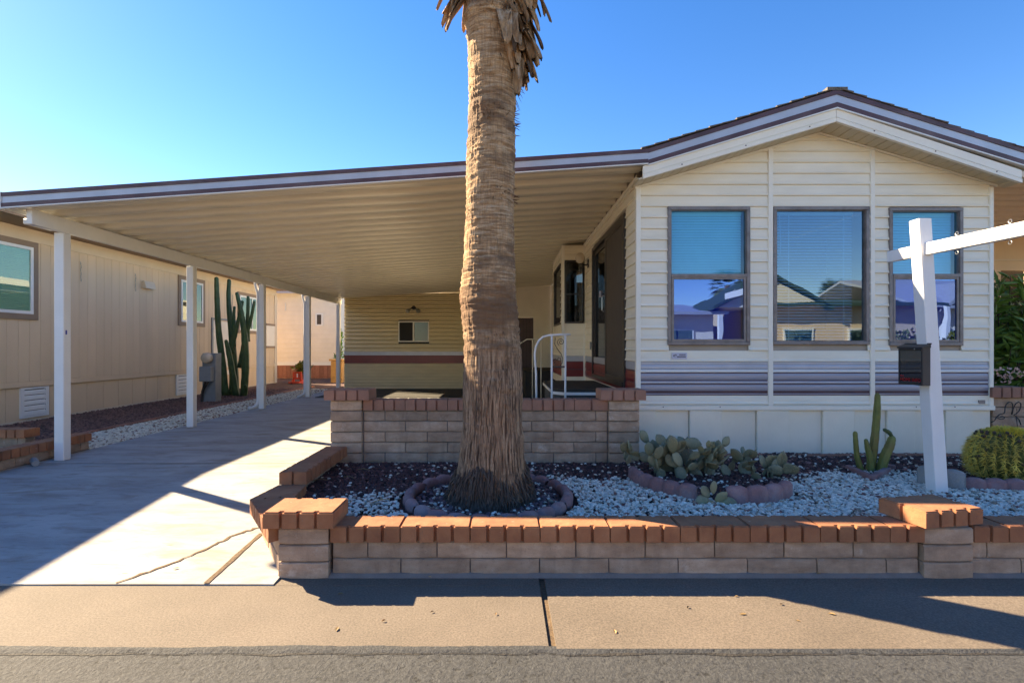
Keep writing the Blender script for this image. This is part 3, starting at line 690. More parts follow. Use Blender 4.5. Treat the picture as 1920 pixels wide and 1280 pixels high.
# roof
YR0, YR1 = 5.10, 15.1
RL, RA, RR = (1.355, 3.285), (3.28, 3.885), (5.30, 3.235)
rf = MB()
for (a, b) in ((RL, RA), (RA, RR)):
    rf.prism([(a[0], YR0+.02, a[1]-.02), (b[0], YR0+.02, b[1]-.02), (b[0], YR0+.02, b[1]-.10), (a[0], YR0+.02, a[1]-.10)], (0, YR1-YR0, 0))
roof = rf.build('roof', 'soffit', home)
sh = MB()
for (a, b, s_) in ((RL, RA, 1), (RR, RA, -1)):
    A, B = Vector((a[0], a[1])), Vector((b[0], b[1])); Ln = (B-A).length; d = (B-A)/Ln; up = Vector((-d.y*s_, d.x*s_)); k = 0.
    while k < Ln:
        e = min(k+.15, Ln); p0 = A+d*k+up*.004; p1 = A+d*(e+.02)+up*.002; yo = rnd.uniform(-.012, .012)
        sh.prism([(p0.x, YR0-.012+yo, p0.y), (p1.x, YR0-.012+yo, p1.y), ((p1+up*.004).x, YR0-.012+yo, (p1+up*.004).y), ((p0+up*.014).x, YR0-.012+yo, (p0+up*.014).y)], (0, YR1-YR0, 0)); k += .14
sh.box((RA[0]-.1, YR0-.015, RA[1]-.02), (RA[0]+.1, YR1, RA[1]+.012)); o = sh.build('shingles', 'shingle', roof); o['kind'] = 'stuff'
def fascia(pts, hs, parent, y):
    for (t0, t1, m_, pr) in ((0, .25, 'maroon', .010), (.25, .665, 'silver', .002), (.665, .935, 'maroon', .010), (.935, 1., 'white_trim', .014)):
        for (a, b), (ha, hb) in zip(zip(pts[:-1], pts[1:]), zip(hs[:-1], hs[1:])):
            q = MB(); q.prism([(a[0], y-pr, a[1]-ha*t0), (b[0], y-pr, b[1]-hb*t0), (b[0], y-pr, b[1]-hb*t1), (a[0], y-pr, a[1]-ha*t1)], (0, .028+pr, 0)); q.build('fascia_band', m_, parent)
FK = (1.42, 3.293)
fascia([FK, (3.28, 3.874), (5.24, 3.262)], [.165, .186, .178], home, 5.10)
# cream barge board with rolled lip, under the stripes
for (a, b) in (((1.372, pz(311, 5.1)), (3.278, pz(204, 5.1))), ((3.282, pz(204, 5.1)), (5.11, pz(319, 5.1)))):
    for (t0, t1, pr) in ((0., .078, .0), (.0785, .088, -.006), (.0885, .126, .008)):
        q = MB(); q.prism([(a[0], 5.105-pr, a[1]-t0), (b[0], 5.105-pr, b[1]-t0), (b[0], 5.105-pr, b[1]-t1), (a[0], 5.105-pr, a[1]-t1)], (0, .024+pr, 0)); q.build('barge_board', 'cream_trim', home)
    for k in range(3):
        x = a[0]+(b[0]-a[0])*(.2+.33*k); z = a[1]+(b[1]-a[1])*(.2+.33*k)-.10
        q = MB(); q.lathe([(.001, 0), (.006, .001), (.007, .004)], 8); place('screw', q.mesh('screw', 'dark_line'), home, (x, 5.098, z), rot=(R(90), 0, 0))
# soffit panels, one every 10 cm along the slope
sp = MB(); sp.prism([(-.048, 0, 0), (-.040, 0, -.008), (.040, 0, -.008), (.048, 0, 0), (.048, 0, .006), (-.048, 0, .006)], (0, .275, 0)); spm = sp.mesh('soffit_panel', 'soffit')
for sgn in (-1, 1):
    Ls = math.hypot(AX-HX0+.03, AZ-EZ); ang = math.atan2(AZ-EZ, AX-HX0); k = .05
    while k < Ls+.02:
        x = AX+sgn*k*math.cos(ang); place('soffit_panel', spm, home, (x, 5.108, AZ-k*math.sin(ang)+.012), rot=(0, sgn*ang, 0)); k += .0965
for sgn, xe in ((-1, HX0-.03), (1, HX1+.05)):
    q = MB(); q.prism([(AX, YF-.03, AZ+.002), (xe, YF-.03, gz(xe)+.002), (xe, YF-.03, gz(xe)-.016), (AX, YF-.03, AZ-.016)], (0, .018, 0)); q.build('gable_trim', 'cream_trim', home)
# left side wall: boards, sliding door, box bay, second door
SX = HX0
DY0, DY1, DZ0, DZ1 = 5.86, 8.02, .885, 2.86
BY0, BY1 = 8.80, 10.5
FD = (11.6, 12.5, .885, 2.86)
holes = [(DY0, DY1, DZ0, DZ1), (BY0, BY1, .6, 3.2), FD]
lwm = MB(); wall_cells(lwm, YF+.09, 15.0, .86, 3.2, [(DY0, DY1, DZ0, DZ1), (BY0+.05, BY1-.05, 1.2, 2.9), FD], lambda mb, a, b, c_, d_: mb.box((SX+.012, a, c_), (SX+.08, b, d_)))
lwm.build('side_wall_core', 'room_wall', home)
z = ZLINE
def side_segs(z, z1, a, b):
    segs = [(a, b)]
    for h in holes:
        if z1 > h[2]+.01 and z < h[3]-.01:
            new = []
            for (s_, e) in segs:
                if h[1] <= s_ or h[0] >= e: new.append((s_, e))
                else:
                    if h[0] > s_: new.append((s_, h[0]))
                    if h[1] < e: new.append((h[1], e))
            segs = new
    return segs
zz = [pz(758, YF), pz(741, YF)]
k = 0
while ZLINE+k*CP < 3.12:
    z = ZLINE+k*CP
    for a, b in side_segs(z, z+CP, YF+.03, 15.0): board(lambda z_: a, lambda z_: b, z, z+CP, 1, SX, 1, home)
    k += 1
for a, b in side_segs(.8, .86, YF+.03, 15.0):
    board(lambda z_: a, lambda z_: b, pz(758, YF), Z0S, 1, SX, 1, home)
    for z0, z1, m_, pr in ((1.10, ZLINE, 'silver', .008), (1.085, 1.10, 'dark_line', .004), (.97, 1.085, 'red_stripe', .010), (.96, .97, 'dark_line', .004), (Z0S, .96, 'red_stripe', .010)):
        q = MB(); q.prism([(SX+.008, a, z0), (SX-pr*.5, a, z0), (SX-pr, a, z0+(z1-z0)*.3), (SX-pr, a, z0+(z1-z0)*.7), (SX-pr*.5, a, z1), (SX+.008, a, z1)], (0, b-a, 0)); q.build('trim_stripe', m_, home)
for a, b in ((YF+.03, 8.8), (10.5, 15.0)): MB().box((SX+.01, a, .11), (SX+.03, b, pz(758, YF))).build('side_skirting', 'skirting', home)
bbox('cove_trim', 'cream_trim', home, (SX-.03, YF-.02, 3.065), (SX+.01, 15.0, 3.10), .004)
# right and rear walls, kept plain (seen only from the side)
MB().box((HX1-.06, YF+.09, .12), (HX1-.012, 15.0, 3.2)).build('right_wall', 'siding', home)
MB().box((HX0+.09, 14.95, .12), (HX1-.06, 15.0, 3.2)).build('rear_wall', 'siding', home)
# sliding glass door with a brown insect screen
door = thing('sliding_door', None, None); door.parent = home; door.location = -home.location
q = MB()
for (a, b) in (((SX-.028, DY0, DZ0), (SX+.05, DY0+.055, DZ1)), ((SX-.028, DY1-.055, DZ0), (SX+.05, DY1, DZ1)), ((SX-.028, DY0+.055, DZ1-.055), (SX+.05, DY1-.055, DZ1)), ((SX-.04, DY0+.055, DZ0), (SX+.05, DY1-.055, DZ0+.05))): q.box(a, b)
q.build('door_frame', 'bronze', door, local=True)
MB().box((SX-.018, DY0+.057, DZ0+.05), (SX-.012, DY0+1.10, DZ1-.056)).build('screen_panel', 'screen', door, local=True)
q = MB()
for a, b in ((DY0+.056, DY0+.11), (DY0+1.07, DY0+1.13)): q.box((SX-.026, a, DZ0+.05), (SX-.006, b, DZ1-.056))
q.box((SX-.025, DY0+.11, DZ0+.05), (SX-.007, DY0+1.07, DZ0+.10)); q.box((SX-.025, DY0+.11, DZ1-.10), (SX-.007, DY0+1.07, DZ1-.056)); q.build('screen_frame', 'bronze', door, local=True)
q = MB()
for a, b in ((DY0+1.06, DY0+1.12), (DY1-.12, DY1-.056)): q.box((SX+.006, a, DZ0+.05), (SX+.04, b, DZ1-.056))
q.box((SX+.007, DY0+1.12, DZ0+.05), (SX+.04, DY1-.12, DZ0+.12)); q.box((SX+.007, DY0+1.12, DZ1-.12), (SX+.04, DY1-.12, DZ1-.056)); q.build('glass_frame', 'bronze', door, local=True)
MB().box((SX+.02, DY0+1.12, DZ0+.12), (SX+.025, DY1-.12, DZ1-.12)).build('pane', 'glass_dark', door, local=True)
MB().tube([(SX-.03, DY0+1.16, 1.82), (SX-.055, DY0+1.16, 1.84), (SX-.055, DY0+1.16, 2.02), (SX-.03, DY0+1.16, 2.04)], .008, 6).build('handle', 'bare_metal', door, local=True)
MB().box((SX-.003, DY0+1.62, 2.06), (SX+.018, DY0+1.66, 2.15)).build('notice', 'sticker', door, local=True)
MB().box((SX-.03, DY1+.10, 1.30), (SX-.012, DY1+.16, 1.42)).build('light_switch', 'grey_metal', home)
# box bay window
BX = 1.0; BZ0, BZ1 = .70, 3.07
bay = thing('bay_window', None, None); bay.parent = home; bay.location = -home.location
wx0, wx1, wz0, wz1 = px(1058, BY0), px(1096, BY0), pz(606, BY0), pz(488, BY0)
q = MB(); wall_cells(q, BX+.02, SX, BZ0, BZ1, [(wx0, wx1, wz0, wz1)], lambda mb, a, b, c_, d_: mb.box((a, BY0+.012, c_), (b, BY0+.05, d_)))
wall_cells(q, BY0+.05, BY1, BZ0, BZ1, [(BY0+.25, BY1-.25, wz0, wz1)], lambda mb, a, b, c_, d_: mb.box((BX+.012, a, c_), (BX+.05, b, d_)))
q.box((BX+.05, BY0+.05, BZ0), (SX, BY1-.05, BZ0+.03)); q.box((BX+.012, BY1-.05, BZ0), (SX, BY1, BZ1)); q.build('bay_core', 'siding', bay, local=True)
k = 0
def lift(o):
    if o is not None: o.parent = bay; o.matrix_parent_inverse = Matrix.Identity(4)
    return o
while ZLINE+k*CP < BZ1-.03:
    z = ZLINE+k*CP; z1 = min(z+CP, BZ1)
    for a, b in ([(BX+.02, SX-.01)] if not (z1 > wz0 and z < wz1) else [(BX+.02, wx0), (wx1, SX-.01)]):
        if b-a > .02: lift(board(lambda z_: a, lambda z_: b, z, z1, 0, BY0, 1, home))
    for a, b in ([(BY0+.02, BY1)] if not (z1 > wz0 and z < wz1) else [(BY0+.02, BY0+.25), (BY1-.25, BY1)]): lift(board(lambda z_: a, lambda z_: b, z, z1, 1, BX, 1, home))
    k += 1
for z0, z1, m_, pr in ((1.10, ZLINE, 'silver', .010), (1.085, 1.10, 'dark_line', .004), (.97, 1.085, 'red_stripe', .012), (.955, .97, 'dark_line', .006), (.84, .955, 'red_stripe', .012), (BZ0, .84, 'siding', .008)):
    MB().box((BX+.02, BY0-pr, z0), (SX-.01, BY0+.013, z1)).build('trim_stripe', m_, bay, local=True); MB().box((BX-pr, BY0+.02, z0), (BX+.013, BY1, z1)).build('trim_stripe', m_, bay, local=True)
for a, b in (((BX-.02, BY0-.02, BZ0-.01), (BX+.03, BY0+.03, BZ1)), ((SX-.04, BY0-.02, BZ0-.01), (SX, BY0+.02, BZ1))): MB().box(a, b).build('corner_trim', 'cream_trim', bay, local=True)
q = MB(); frame(q, wx0, wx1, wz0, wz1, .03, BY0-.02, BY0+.04); q.box((wx0+.03, BY0-.01, 2.23), (wx1-.03, BY0+.02, 2.25)); q.build('window_frame', 'bronze', bay, local=True)
MB().box((wx0+.03, BY0+.01, wz0+.03), (wx1-.03, BY0+.014, wz1-.03)).build('pane', 'glass_dark', bay, local=True)
MB().box((wx0+.06, BY0+.035, wz0+.04), (wx1-.05, BY0+.04, wz0+.19)).build('window_notice', 'paper', bay, local=True)
q = MB(); q.box((BX-.02, BY0+.25, wz0), (BX+.03, BY1-.25, wz0+.03)); q.box((BX-.02, BY0+.25, wz1-.03), (BX+.03, BY1-.25, wz1)); q.box((BX-.019, BY0+.25, wz0+.03), (BX+.03, BY0+.28, wz1-.03)); q.box((BX-.019, BY1-.28, wz0+.03), (BX+.03, BY1-.25, wz1-.03)); q.build('window_frame', 'bronze', bay, local=True)
MB().box((BX+.01, BY0+.28, wz0+.03), (BX+.014, BY1-.28, wz1-.03)).build('pane', 'glass_dark', bay, local=True)
# far side door on the same wall
q = MB(); q.box((SX-.01, FD[0]+.01, FD[2]), (SX+.03, FD[1]-.01, FD[3]-.02)); q.build('rear_door', 'bronze', home)
# globe wall lamp beside the sliding door
LY, LZ = 8.40, 2.76
lamp = thing('wall_lamp', 'ribbed globe porch lamp on the wall between sliding door and bay window', 'lamp', (SX, LY, LZ-.05))
q = MB(); q.lathe([(.001, -.085), (.03, -.08), (.065, -.05), (.08, -.01), (.075, .03), (.05, .07), (.03, .082), (.001, .084)], 16, (SX-.15, LY, LZ+.02)); q.build('globe', 'lamp_glass', lamp, True)
q = MB(); q.tube([(SX-.012, LY, LZ-.06), (SX-.05, LY, LZ-.09), (SX-.12, LY, LZ-.08), (SX-.15, LY, LZ-.055)], .012, 8); q.build('arm', 'black_metal', lamp)
MB().box((SX-.03, LY-.04, LZ-.13), (SX-.014, LY+.04, LZ+.0)).build('back_plate', 'black_metal', lamp)

# landing and handrail
land = thing('entry_step', 'carpeted entry landing with pale nosing below the sliding door', 'step', (1.0, 7, SLAB))
lp = [(.72, 6.2), (1.37, 6.2), (1.37, 7.9), (.60, 7.9), (.60, 6.34)]
q = MB(); q.prism([(x, y, .80) for x, y in lp], (0, 0, .03)); q.build('tread', 'carpet', land)
q = MB(); q.prism([(x+(.02 if x < 1 else 0), y+.02 if y < 7 else y, SLAB) for x, y in lp], (0, 0, .64)); q.build('riser', 'step_carpet', land)
q = MB(); q.prism([(x-(.008 if x < 1 else 0), y-.008 if y < 7 else y, .765) for x, y in lp], (0, 0, .034)); q.build('nosing', 'white_trim', land)
q = MB(); q.box((.30, 6.3, SLAB), (.58, 7.8, .46)); q.build('lower_riser', 'step_carpet', land); MB().box((.28, 6.28, .461), (.585, 7.82, .49)).build('lower_tread', 'carpet', land)
rail = thing('handrail', 'white arched pipe handrail with scrollwork beside the entry step', 'handrail', (.5, 6.1, SLAB))
RY = 6.10
def rp(u, v): return (px(u, RY), RY, pz(v, RY))
ft = SLAB
arc = [(px(1007, RY), RY, ft), rp(1005, 700), rp(1002.5, 665), rp(1004.5, 650), rp(1010, 639), rp(1018, 631.5), rp(1029, 628.5), rp(1045, 627.5), rp(1070, 627)]
MB().tube(arc, .0135, 10).build('top_rail', 'white_paint', rail, True)
for u in (1034.5, 1060): MB().tube([(px(u, RY), RY, ft), rp(u, 629)], .0125, 10).build('post', 'white_paint', rail, True)
MB().box((px(1036, RY), RY-.008, pz(689, RY)), (px(1059, RY), RY+.008, pz(686, RY))).build('cross_bar', 'black_metal', rail)
sc = []
for k in range(26):
    a = k*.42; r_ = .006+.0016*k; sc.append((px(1052, RY)+r_*math.cos(a), RY, pz(641, RY)+r_*math.sin(a)))
MB().tube(sc, .004, 5).build('scroll', 'black_metal', rail)
MB().tube([rp(1041, 633), rp(1040, 645), rp(1045, 654), rp(1052, 663), rp(1055, 672), rp(1054, 680), rp(1051, 685)], .004, 5).build('scroll', 'black_metal', rail)
MB().tube([rp(1040, 681), rp(1038, 676), rp(1041, 672), rp(1045, 675), rp(1047, 670), rp(1051, 672), rp(1052, 677)], .004, 5).build('scroll', 'black_metal', rail)
rail2 = thing('handrail', 'thin pale handrail at the rear door, half hidden behind the white arched one', 'handrail', (.55, 10.9, SLAB))
for x in (.60, .78): MB().tube([(x, 10.9, SLAB), (x, 10.9, 1.50)], .012, 8).build('post', 'cream_trim', rail2, True)
MB().tube([(-.02, 10.9, .95), (.35, 10.9, 1.42), (.48, 10.9, 1.50), (.80, 10.9, 1.51)], .012, 8).build('top_rail', 'cream_trim', rail2, True)
MB().tube([(.1, 10.9, SLAB), (.1, 10.9, 1.08)], .012, 8).build('post', 'cream_trim', rail2, True)
st2 = thing('rear_step', 'dark carpeted step box below the rear door', 'step', (.9, 11.9, SLAB))
MB().box((.46, 11.2, SLAB), (1.37, 12.9, .80)).build('riser', 'dark_inside', st2); MB().box((.44, 11.18, .80), (1.375, 12.92, .83)).build('tread', 'carpet', st2)

# ------------------------------------------------------------------ CARPORT
car = thing('carport', 'white carport with ribbed metal roof on five square posts', 'carport', (-1.8, 10, SLAB))
CXL = -4.95
def cz(x): return 2.735+(3.135-2.735)*(x-CXL)/(FK[0]-CXL)
fascia([(CXL, 2.862), FK], [.157, .152], car, 5.10)
MB().box((CXL-.022, 5.085, 2.70), (CXL-.001, 5.13, 2.868)).build('fascia_end_cap', 'white_trim', car)
prof = [(0, .078), (.030, .074), (.052, .052), (.075, .018), (.095, .004), (.120, .0), (.1848, .0), (.2098, .004), (.2298, .018), (.2528, .052), (.2748, .074), (.3048, .078)]
pm = MB(); n_ = len(prof); xa, xb = CXL+.02, FK[0]-.035
pm.add([(xa, y, cz(xa)+z) for y, z in prof]+[(xb, y, cz(xb)+z) for y, z in prof], [(i, n_+i, n_+i+1, i+1) for i in range(n_-1)])
pmm = pm.mesh('roof_pan', 'pan_white')
for k in range(33): place('roof_pan', pmm, car, (0, 5.13+k*.3048, 0))
q = MB(); q.prism([(xa, 5.13, cz(xa)+.081), (xb, 5.13, cz(xb)+.081), (xb, 5.13, cz(xb)+.087), (xa, 5.13, cz(xa)+.087)], (0, 10.06, 0)); q.build('roof_deck', 'pan_white', car)
q = MB(); q.box((CXL, 5.13, 2.70), (CXL+.018, 15.19, 2.84)); q.build('side_gutter', 'white_trim', car)
bbox('beam', 'white_paint', car, (-4.795, 5.19, 2.575), (-4.738, 15.1, 2.728), .005)
PYS = [5.56, 7.88, 10.2, 12.6, 14.9]
for i, y in enumerate(PYS):
    bbox('post', 'white_paint', car, (-4.84, y, SLAB), (-4.735, y+.1, 2.572), .006)
    if i in (2, 3):
        q = MB(); q.tube([(-4.93, y+.05, 2.66), (-4.92, y+.05, 2.56), (-4.872, y+.05, 2.40), (-4.872, y+.05, .28), (-4.885, y+.02, .19), (-4.92, y-.08, .155), (-4.95, y-.16, .15)], .030, 10); q.build('downspout', 'white_paint', car, True)
tp = MB().box((-4.7346, 5.585, pz(627, 5.6)), (-4.733, 5.605, pz(619, 5.6))).build('blue_tape', 'blue_tape', car)
q = MB(); q.tube([(-4.92, 5.75, 2.70), (-4.90, 5.72, 2.66), (-4.78, 5.70, 2.545), (-4.70, 5.70, 2.545)], .03, 8); 
bbox('gutter_outlet', 'white_trim', car, (-4.935, 5.30, 2.60), (-4.85, 5.62, 2.66), .01)

# ------------------------------------------------------------------ REAR SHED / ARIZONA ROOM
shed = thing('storage_room', 'cream lap sided storage room with red stripe at the carport end', 'shed', (-2, 15.1, SLAB))
SY = 15.05; SXL, SXR = -4.64, px(893, SY)
def lap_wall(name, m, parent, x0, x1, y, z0, ztop, pitch, holes=()):
    mb = MB()
    z = z0
    while z < max(ztop(x0), ztop(x1))-.005:
        z1 = z+pitch; segs = [(x0, x1)]
        for h in holes:
            if z1 > h[2] and z < h[3]: segs = [(x0, h[0]), (h[1], x1)]
        for a, b in segs:
            za, zb = min(z1, ztop(a)), min(z1, ztop(b)); xa_ = a
            if za <= z: 
                k_ = (z-ztop(a))/(ztop(b)-ztop(a)+1e-9); xa_ = a+(b-a)*k_; za = z+.001
            zz_ = (za, zb)
            P = lambda x_, zt: [(x_, y+.04, z), (x_, y-.036, z), (x_, y-.036, min(z+.014, zt)), (x_, y-.016, min(z+.040, zt)), (x_, y-.012, min(z+.070, zt)), (x_, y+.026, zt), (x_, y+.04, zt)]
            mb.loft([P(xa_, za), P(b, zb)])
        z = z1
    return mb.build(name, m, parent)
swh = (px(747, SY), px(805, SY), pz(641, SY), pz(602, SY))
zt = lambda x_: cz(x_)+.079
SS0, SS1, SS2 = pz(681, SY), pz(666, SY), pz(659, SY)
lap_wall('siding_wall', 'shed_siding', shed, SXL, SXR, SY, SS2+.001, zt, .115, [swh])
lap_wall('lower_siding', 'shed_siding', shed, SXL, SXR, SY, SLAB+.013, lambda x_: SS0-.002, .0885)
MB().box((SXL, SY-.018, SS0), (SXR, SY+.02, SS1)).build('red_stripe', 'red_stripe', shed); MB().box((SXL, SY-.014, SS1+.001), (SXR, SY+.02, SS2)).build('silver_stripe', 'silver', shed)
w = thing('window', None, None); w.parent = shed; w.location = -shed.location
q = MB(); frame(q, swh[0], swh[1], swh[2], swh[3], .035, SY-.03, SY+.03); q.box(((swh[0]+swh[1])/2-.03, SY-.028, swh[2]+.035), ((swh[0]+swh[1])/2+.02, SY+.03, swh[3]-.035)); q.build('window_frame', 'cream_trim', w, local=True)
MB().box((swh[0]+.035, SY+.005, swh[2]+.035), ((swh[0]+swh[1])/2-.03, SY+.009, swh[3]-.035)).build('screen', 'dark_inside', w, local=True)  # opaque dark panel in place of the left glass, darkness put into its colour
MB().box(((swh[0]+swh[1])/2+.02, SY+.000, swh[2]+.035), (swh[1]-.035, SY+.004, swh[3]-.035)).build('pane', 'window_blue', w, local=True)
q = MB(); q.box((swh[0]-.1, SY+.10, swh[2]-.1), (swh[1]+.1, SY+.12, swh[3]+.1)); q.box((swh[0]-.1, SY+.021, swh[3]+.05), (swh[1]+.1, SY+.10, swh[3]+.1)); q.box((swh[0]-.1, SY+.021, swh[2]-.1), (swh[1]+.1, SY+.10, swh[2]-.05)); q.build('window_dark_box', 'dark_inside', shed)  # dark box added behind the window to shut out stray light
q = MB(); q.box((SXL, SY+.02, SLAB), (SXL+.05, SY+3, cz(SXL))); q.box((SXL, SY+3, SLAB), (1.3, SY+3.05, 2.9)); q.box((SXL, SY+.2, 2.9), (1.38, SY+3.1, 2.95)); q.build('shell', 'siding', shed)
q = MB(); xq = px(1007, SY); q.prism([(SXR+.003, SY-.01, 2.2), (xq, SY-.01, 2.2), (xq, SY-.01, cz(xq)+.079), (SXR+.003, SY-.01, cz(SXR)+.079)], (0, .03, 0)); q.build('upper_panel', 'cream_trim', shed)
dx0, dx1 = px(962, SY), px(1000, SY)
q = MB(); q.box((SXR+.003, SY-.012, SLAB), (dx0, SY+.02, 2.199)); q.box((dx1, SY-.012, SLAB), (dx1+.09, SY+.02, 2.199)); q.box((dx1+.091, SY-.005, SLAB), (1.39, SY+.02, 2.199)); q.box((px(1007, SY)+.001, SY-.004, 2.2), (1.39, SY+.02, 3.15)); q.build('door_surround', 'cream_trim', shed)
dr = thing('shed_door', None, None); dr.parent = shed; dr.location = -shed.location
for k in range(6):
    a = dx0+(dx1-dx0)*k/6; MB().box((a+.003, SY+.0, SLAB+.02), (a+(dx1-dx0)/6-.003, SY+.018, 2.19)).build('door_board', 'door_purple', dr, local=True)
MB().box((dx0, SY+.012, SLAB+.02), (dx1, SY+.024, 2.19)).build('door_back', 'dark_inside', dr, local=True)
# flood lamps on the shed
fl = thing('flood_light', 'twin flood lamps above the storage room window', 'lamp', (px(776, SY), SY-.05, pz(580, SY)))
c0 = Vector((px(776, SY), SY-.06, pz(577, SY)))
q = MB(); q.lathe([(.001, 0), (.06, 0), (.06, .03), (.001, .03)], 12); o = place('base_plate', q.mesh('base_plate', 'black_metal'), fl, c0+Vector((0, .044, 0)), rot=(R(90), 0, 0))
for s_ in (-1, 1):
    e = c0+Vector((s_*.10, -.05, -.05)); MB().tube([c0+Vector((0, .02, 0)), c0+Vector((s_*.05, -.01, -.01)), e], .018, 8).build('arm', 'black_metal', fl)
    q = MB(); d = Vector((s_*.05, -.06, -.05)); MB().tube([e, e+d*.5, e+d*1.3], [.03, .05, .062], 12).build('lamp_head', 'bare_metal', fl)

# ------------------------------------------------------------------ LEFT NEIGHBOUR
NX, NE = -7.9, -7.25; NY0, NY1 = 5.4, 17.9
nb = thing('neighbour_home', 'tan board sided neighbouring home with brown trimmed windows left of the carport', 'house', (-10, 11, .1))
MB().box((-13.5, NY0, .1), (NX+.02-.03, NY1, 3.32)).build('wall_core', 'tan_wall', nb)
vb = bevel_mesh(MB().box((-.006, -.0985, .77), (.016, .0985, 3.10)), 'siding_board', 'tan_wall', .005)
sb_ = bevel_mesh(MB().box((-.006, -.197, .14), (.006, .197, .675)), 'skirting_board', 'tan_wall', .004)
y = NY0+.1; 
while y < NY1-.05: place('siding_board', vb, nb, (NX, y, 0)); y += .2
y = NY0+.2
while y < NY1-.1: place('skirting_board', sb_, nb, (NX-.006, y, 0)); y += .4
bbox('belt_trim', 'tan_wall', nb, (NX-.01, NY0, .68), (NX+.035, NY1, .768)); bbox('frieze_trim', 'tan_trim', nb, (NX-.01, NY0, 3.09), (NX+.03, NY1, 3.30)); bbox('base_trim', 'tan_trim', nb, (NX-.01, NY0, .06), (NX+.02, NY1, .138))
bbox('corner_trim', 'tan_trim', nb, (NX-.02, NY1-.16, .1), (NX+.04, NY1+.03, 3.09))
MB().box((NX-.3, NY0-.3, 3.301), (NE+.02, NY1+.3, 3.32)).build('soffit', 'brown_trim', nb); bbox('fascia', 'brown_trim', nb, (NE, NY0-.32, 3.29), (NE+.03, NY1+.32, 3.40))
q = MB(); q.prism([(NE+.05, NY0-.33, 3.385), (-10.7, NY0-.33, 4.35), (-14.2, NY0-.33, 3.385), (-14.2, NY0-.33, 3.325), (NE+.05, NY0-.33, 3.325)], (0, NY1-NY0+.66, 0)); q.build('roof', 'shingle', nb)
for i, (a, b, z0, z1) in enumerate(((7.0, 8.73, 1.79, 3.09), (12.5, 13.6, 1.86, 3.08), (15.3, 17.0, 1.75, 2.98))):
    w = thing('window', None, None); w.parent = nb; w.location = -nb.location
    def fr(a, b, z0, z1, t, x0, x1):
        q = MB(); q.box((x0, a, z0), (x1, b, z0+t)); q.box((x0, a, z1-t), (x1, b, z1)); q.box((x0, a, z0+t), (x1, a+t, z1-t)); q.box((x0, b-t, z0+t), (x1, b, z1-t)); return q
    fr(a, b, z0, z1, .10, NX, NX+.045).build('casing', 'brown_trim', w, local=True)
    fr(a+.095, b-.095, z0+.095, z1-.095, .05, NX, NX+.05).build('window_frame', 'white_trim', w, local=True)
    MB().box((NX+.032, a+.14, z0+.14), (NX+.036, b-.14, z1-.14)).build('pane', 'glass_green', w, local=True)
    q = MB(); z = z0+.15
    while z < z1-.16: q.add([(NX+.020, a+.14, z), (NX+.020, b-.14, z), (NX+.028, b-.14, z+.014), (NX+.028, a+.14, z+.014), (NX+.022, b-.14, z+.03), (NX+.022, a+.14, z+.03)], [(0, 1, 2, 3), (3, 2, 4, 5)]); z += .03
    q.build('blind', 'blind' if i == 0 else 'dark_inside', w, local=True)  # windows after the first get a dark sheet for the unlit room
    if i: MB().box((NX+.03, (a+b)/2-.02, z0+.14), (NX+.05, (a+b)/2+.02, z1-.14)).build('mullion', 'white_trim', w, local=True)
def vent(y0, y1, z0, z1):
    w = thing('skirting_vent', None, None); w.parent = nb; w.location = -nb.location
    q = MB(); q.box((NX, y0, z0), (NX+.03, y0+.06, z1)); q.box((NX, y1-.06, z0), (NX+.03, y1, z1)); q.box((NX, y0+.06, z1-.03), (NX+.03, y1-.06, z1)); q.box((NX, y0+.06, z0), (NX+.03, y1-.06, z0+.03)); q.build('vent_frame', 'white_trim', w, local=True)
    MB().box((NX-.01, y0+.06, z0+.03), (NX+.004, y1-.06, z1-.03)).build('vent_back', 'dark_inside', w, local=True)
    k = 5
    for i in range(k):
        za = z0+.035+(z1-z0-.07)*i/k; q = MB(); q.prism([(NX+.026, y0+.06, za), (NX+.026, y0+.06, za+.05), (NX+.008, y0+.06, za+.075), (NX+.008, y0+.06, za+.025)], (0, y1-y0-.12, 0)); q.build('louvre', 'white_trim', w, local=True)
vent(8.43, 8.95, .17, .67); vent(12.45, 13.0, .17, .67)
# things on the neighbour's wall
for y, z in ((9.62, 2.92), (11.05, 2.90), (15.0, 2.85)):
    q = MB(); z_ = z
    for k in range(6): q.tube([(NX+.03, y+(.012 if k % 2 else -.012), z_), (NX+.035, y, z_-.03), (NX+.03, y+(.012 if k % 2 else -.012), z_-.055)], .006, 5); z_ -= .062
    q.build('hanging_hooks', 'bare_metal', nb)
ly = 11.25
q = MB(); q.prism([(NX+.02, ly, 2.62), (NX+.02, ly, 2.78), (NX+.08, ly, 2.78), (NX+.12, ly, 2.64), (NX+.12, ly, 2.62)], (0, .32, 0)); q.build('wall_light', 'tan_trim', nb)
MB().box((NX+.01, 14.0, .55), (NX+.03, 15.2, 2.05)).build('utility_panel', 'lap_wall', nb); q = MB(); q.box((NX+.01, 13.93, .55), (NX+.045, 13.995, 2.08)); q.box((NX+.01, 13.93, 2.081), (NX+.045, 15.2, 2.13)); q.build('panel_trim', 'grey_metal', nb)
MB().box((NX+.02, 17.10, 2.05), (NX+.05, 17.75, 2.12)).build('casing', 'brown_trim', nb); MB().box((NX+.02, 17.10, 1.30), (NX+.05, 17.75, 1.37)).build('casing', 'brown_trim', nb); MB().box((NX+.02, 17.12, 1.371), (NX+.04, 17.73, 2.049)).build('panel', 'lap_wall', nb)

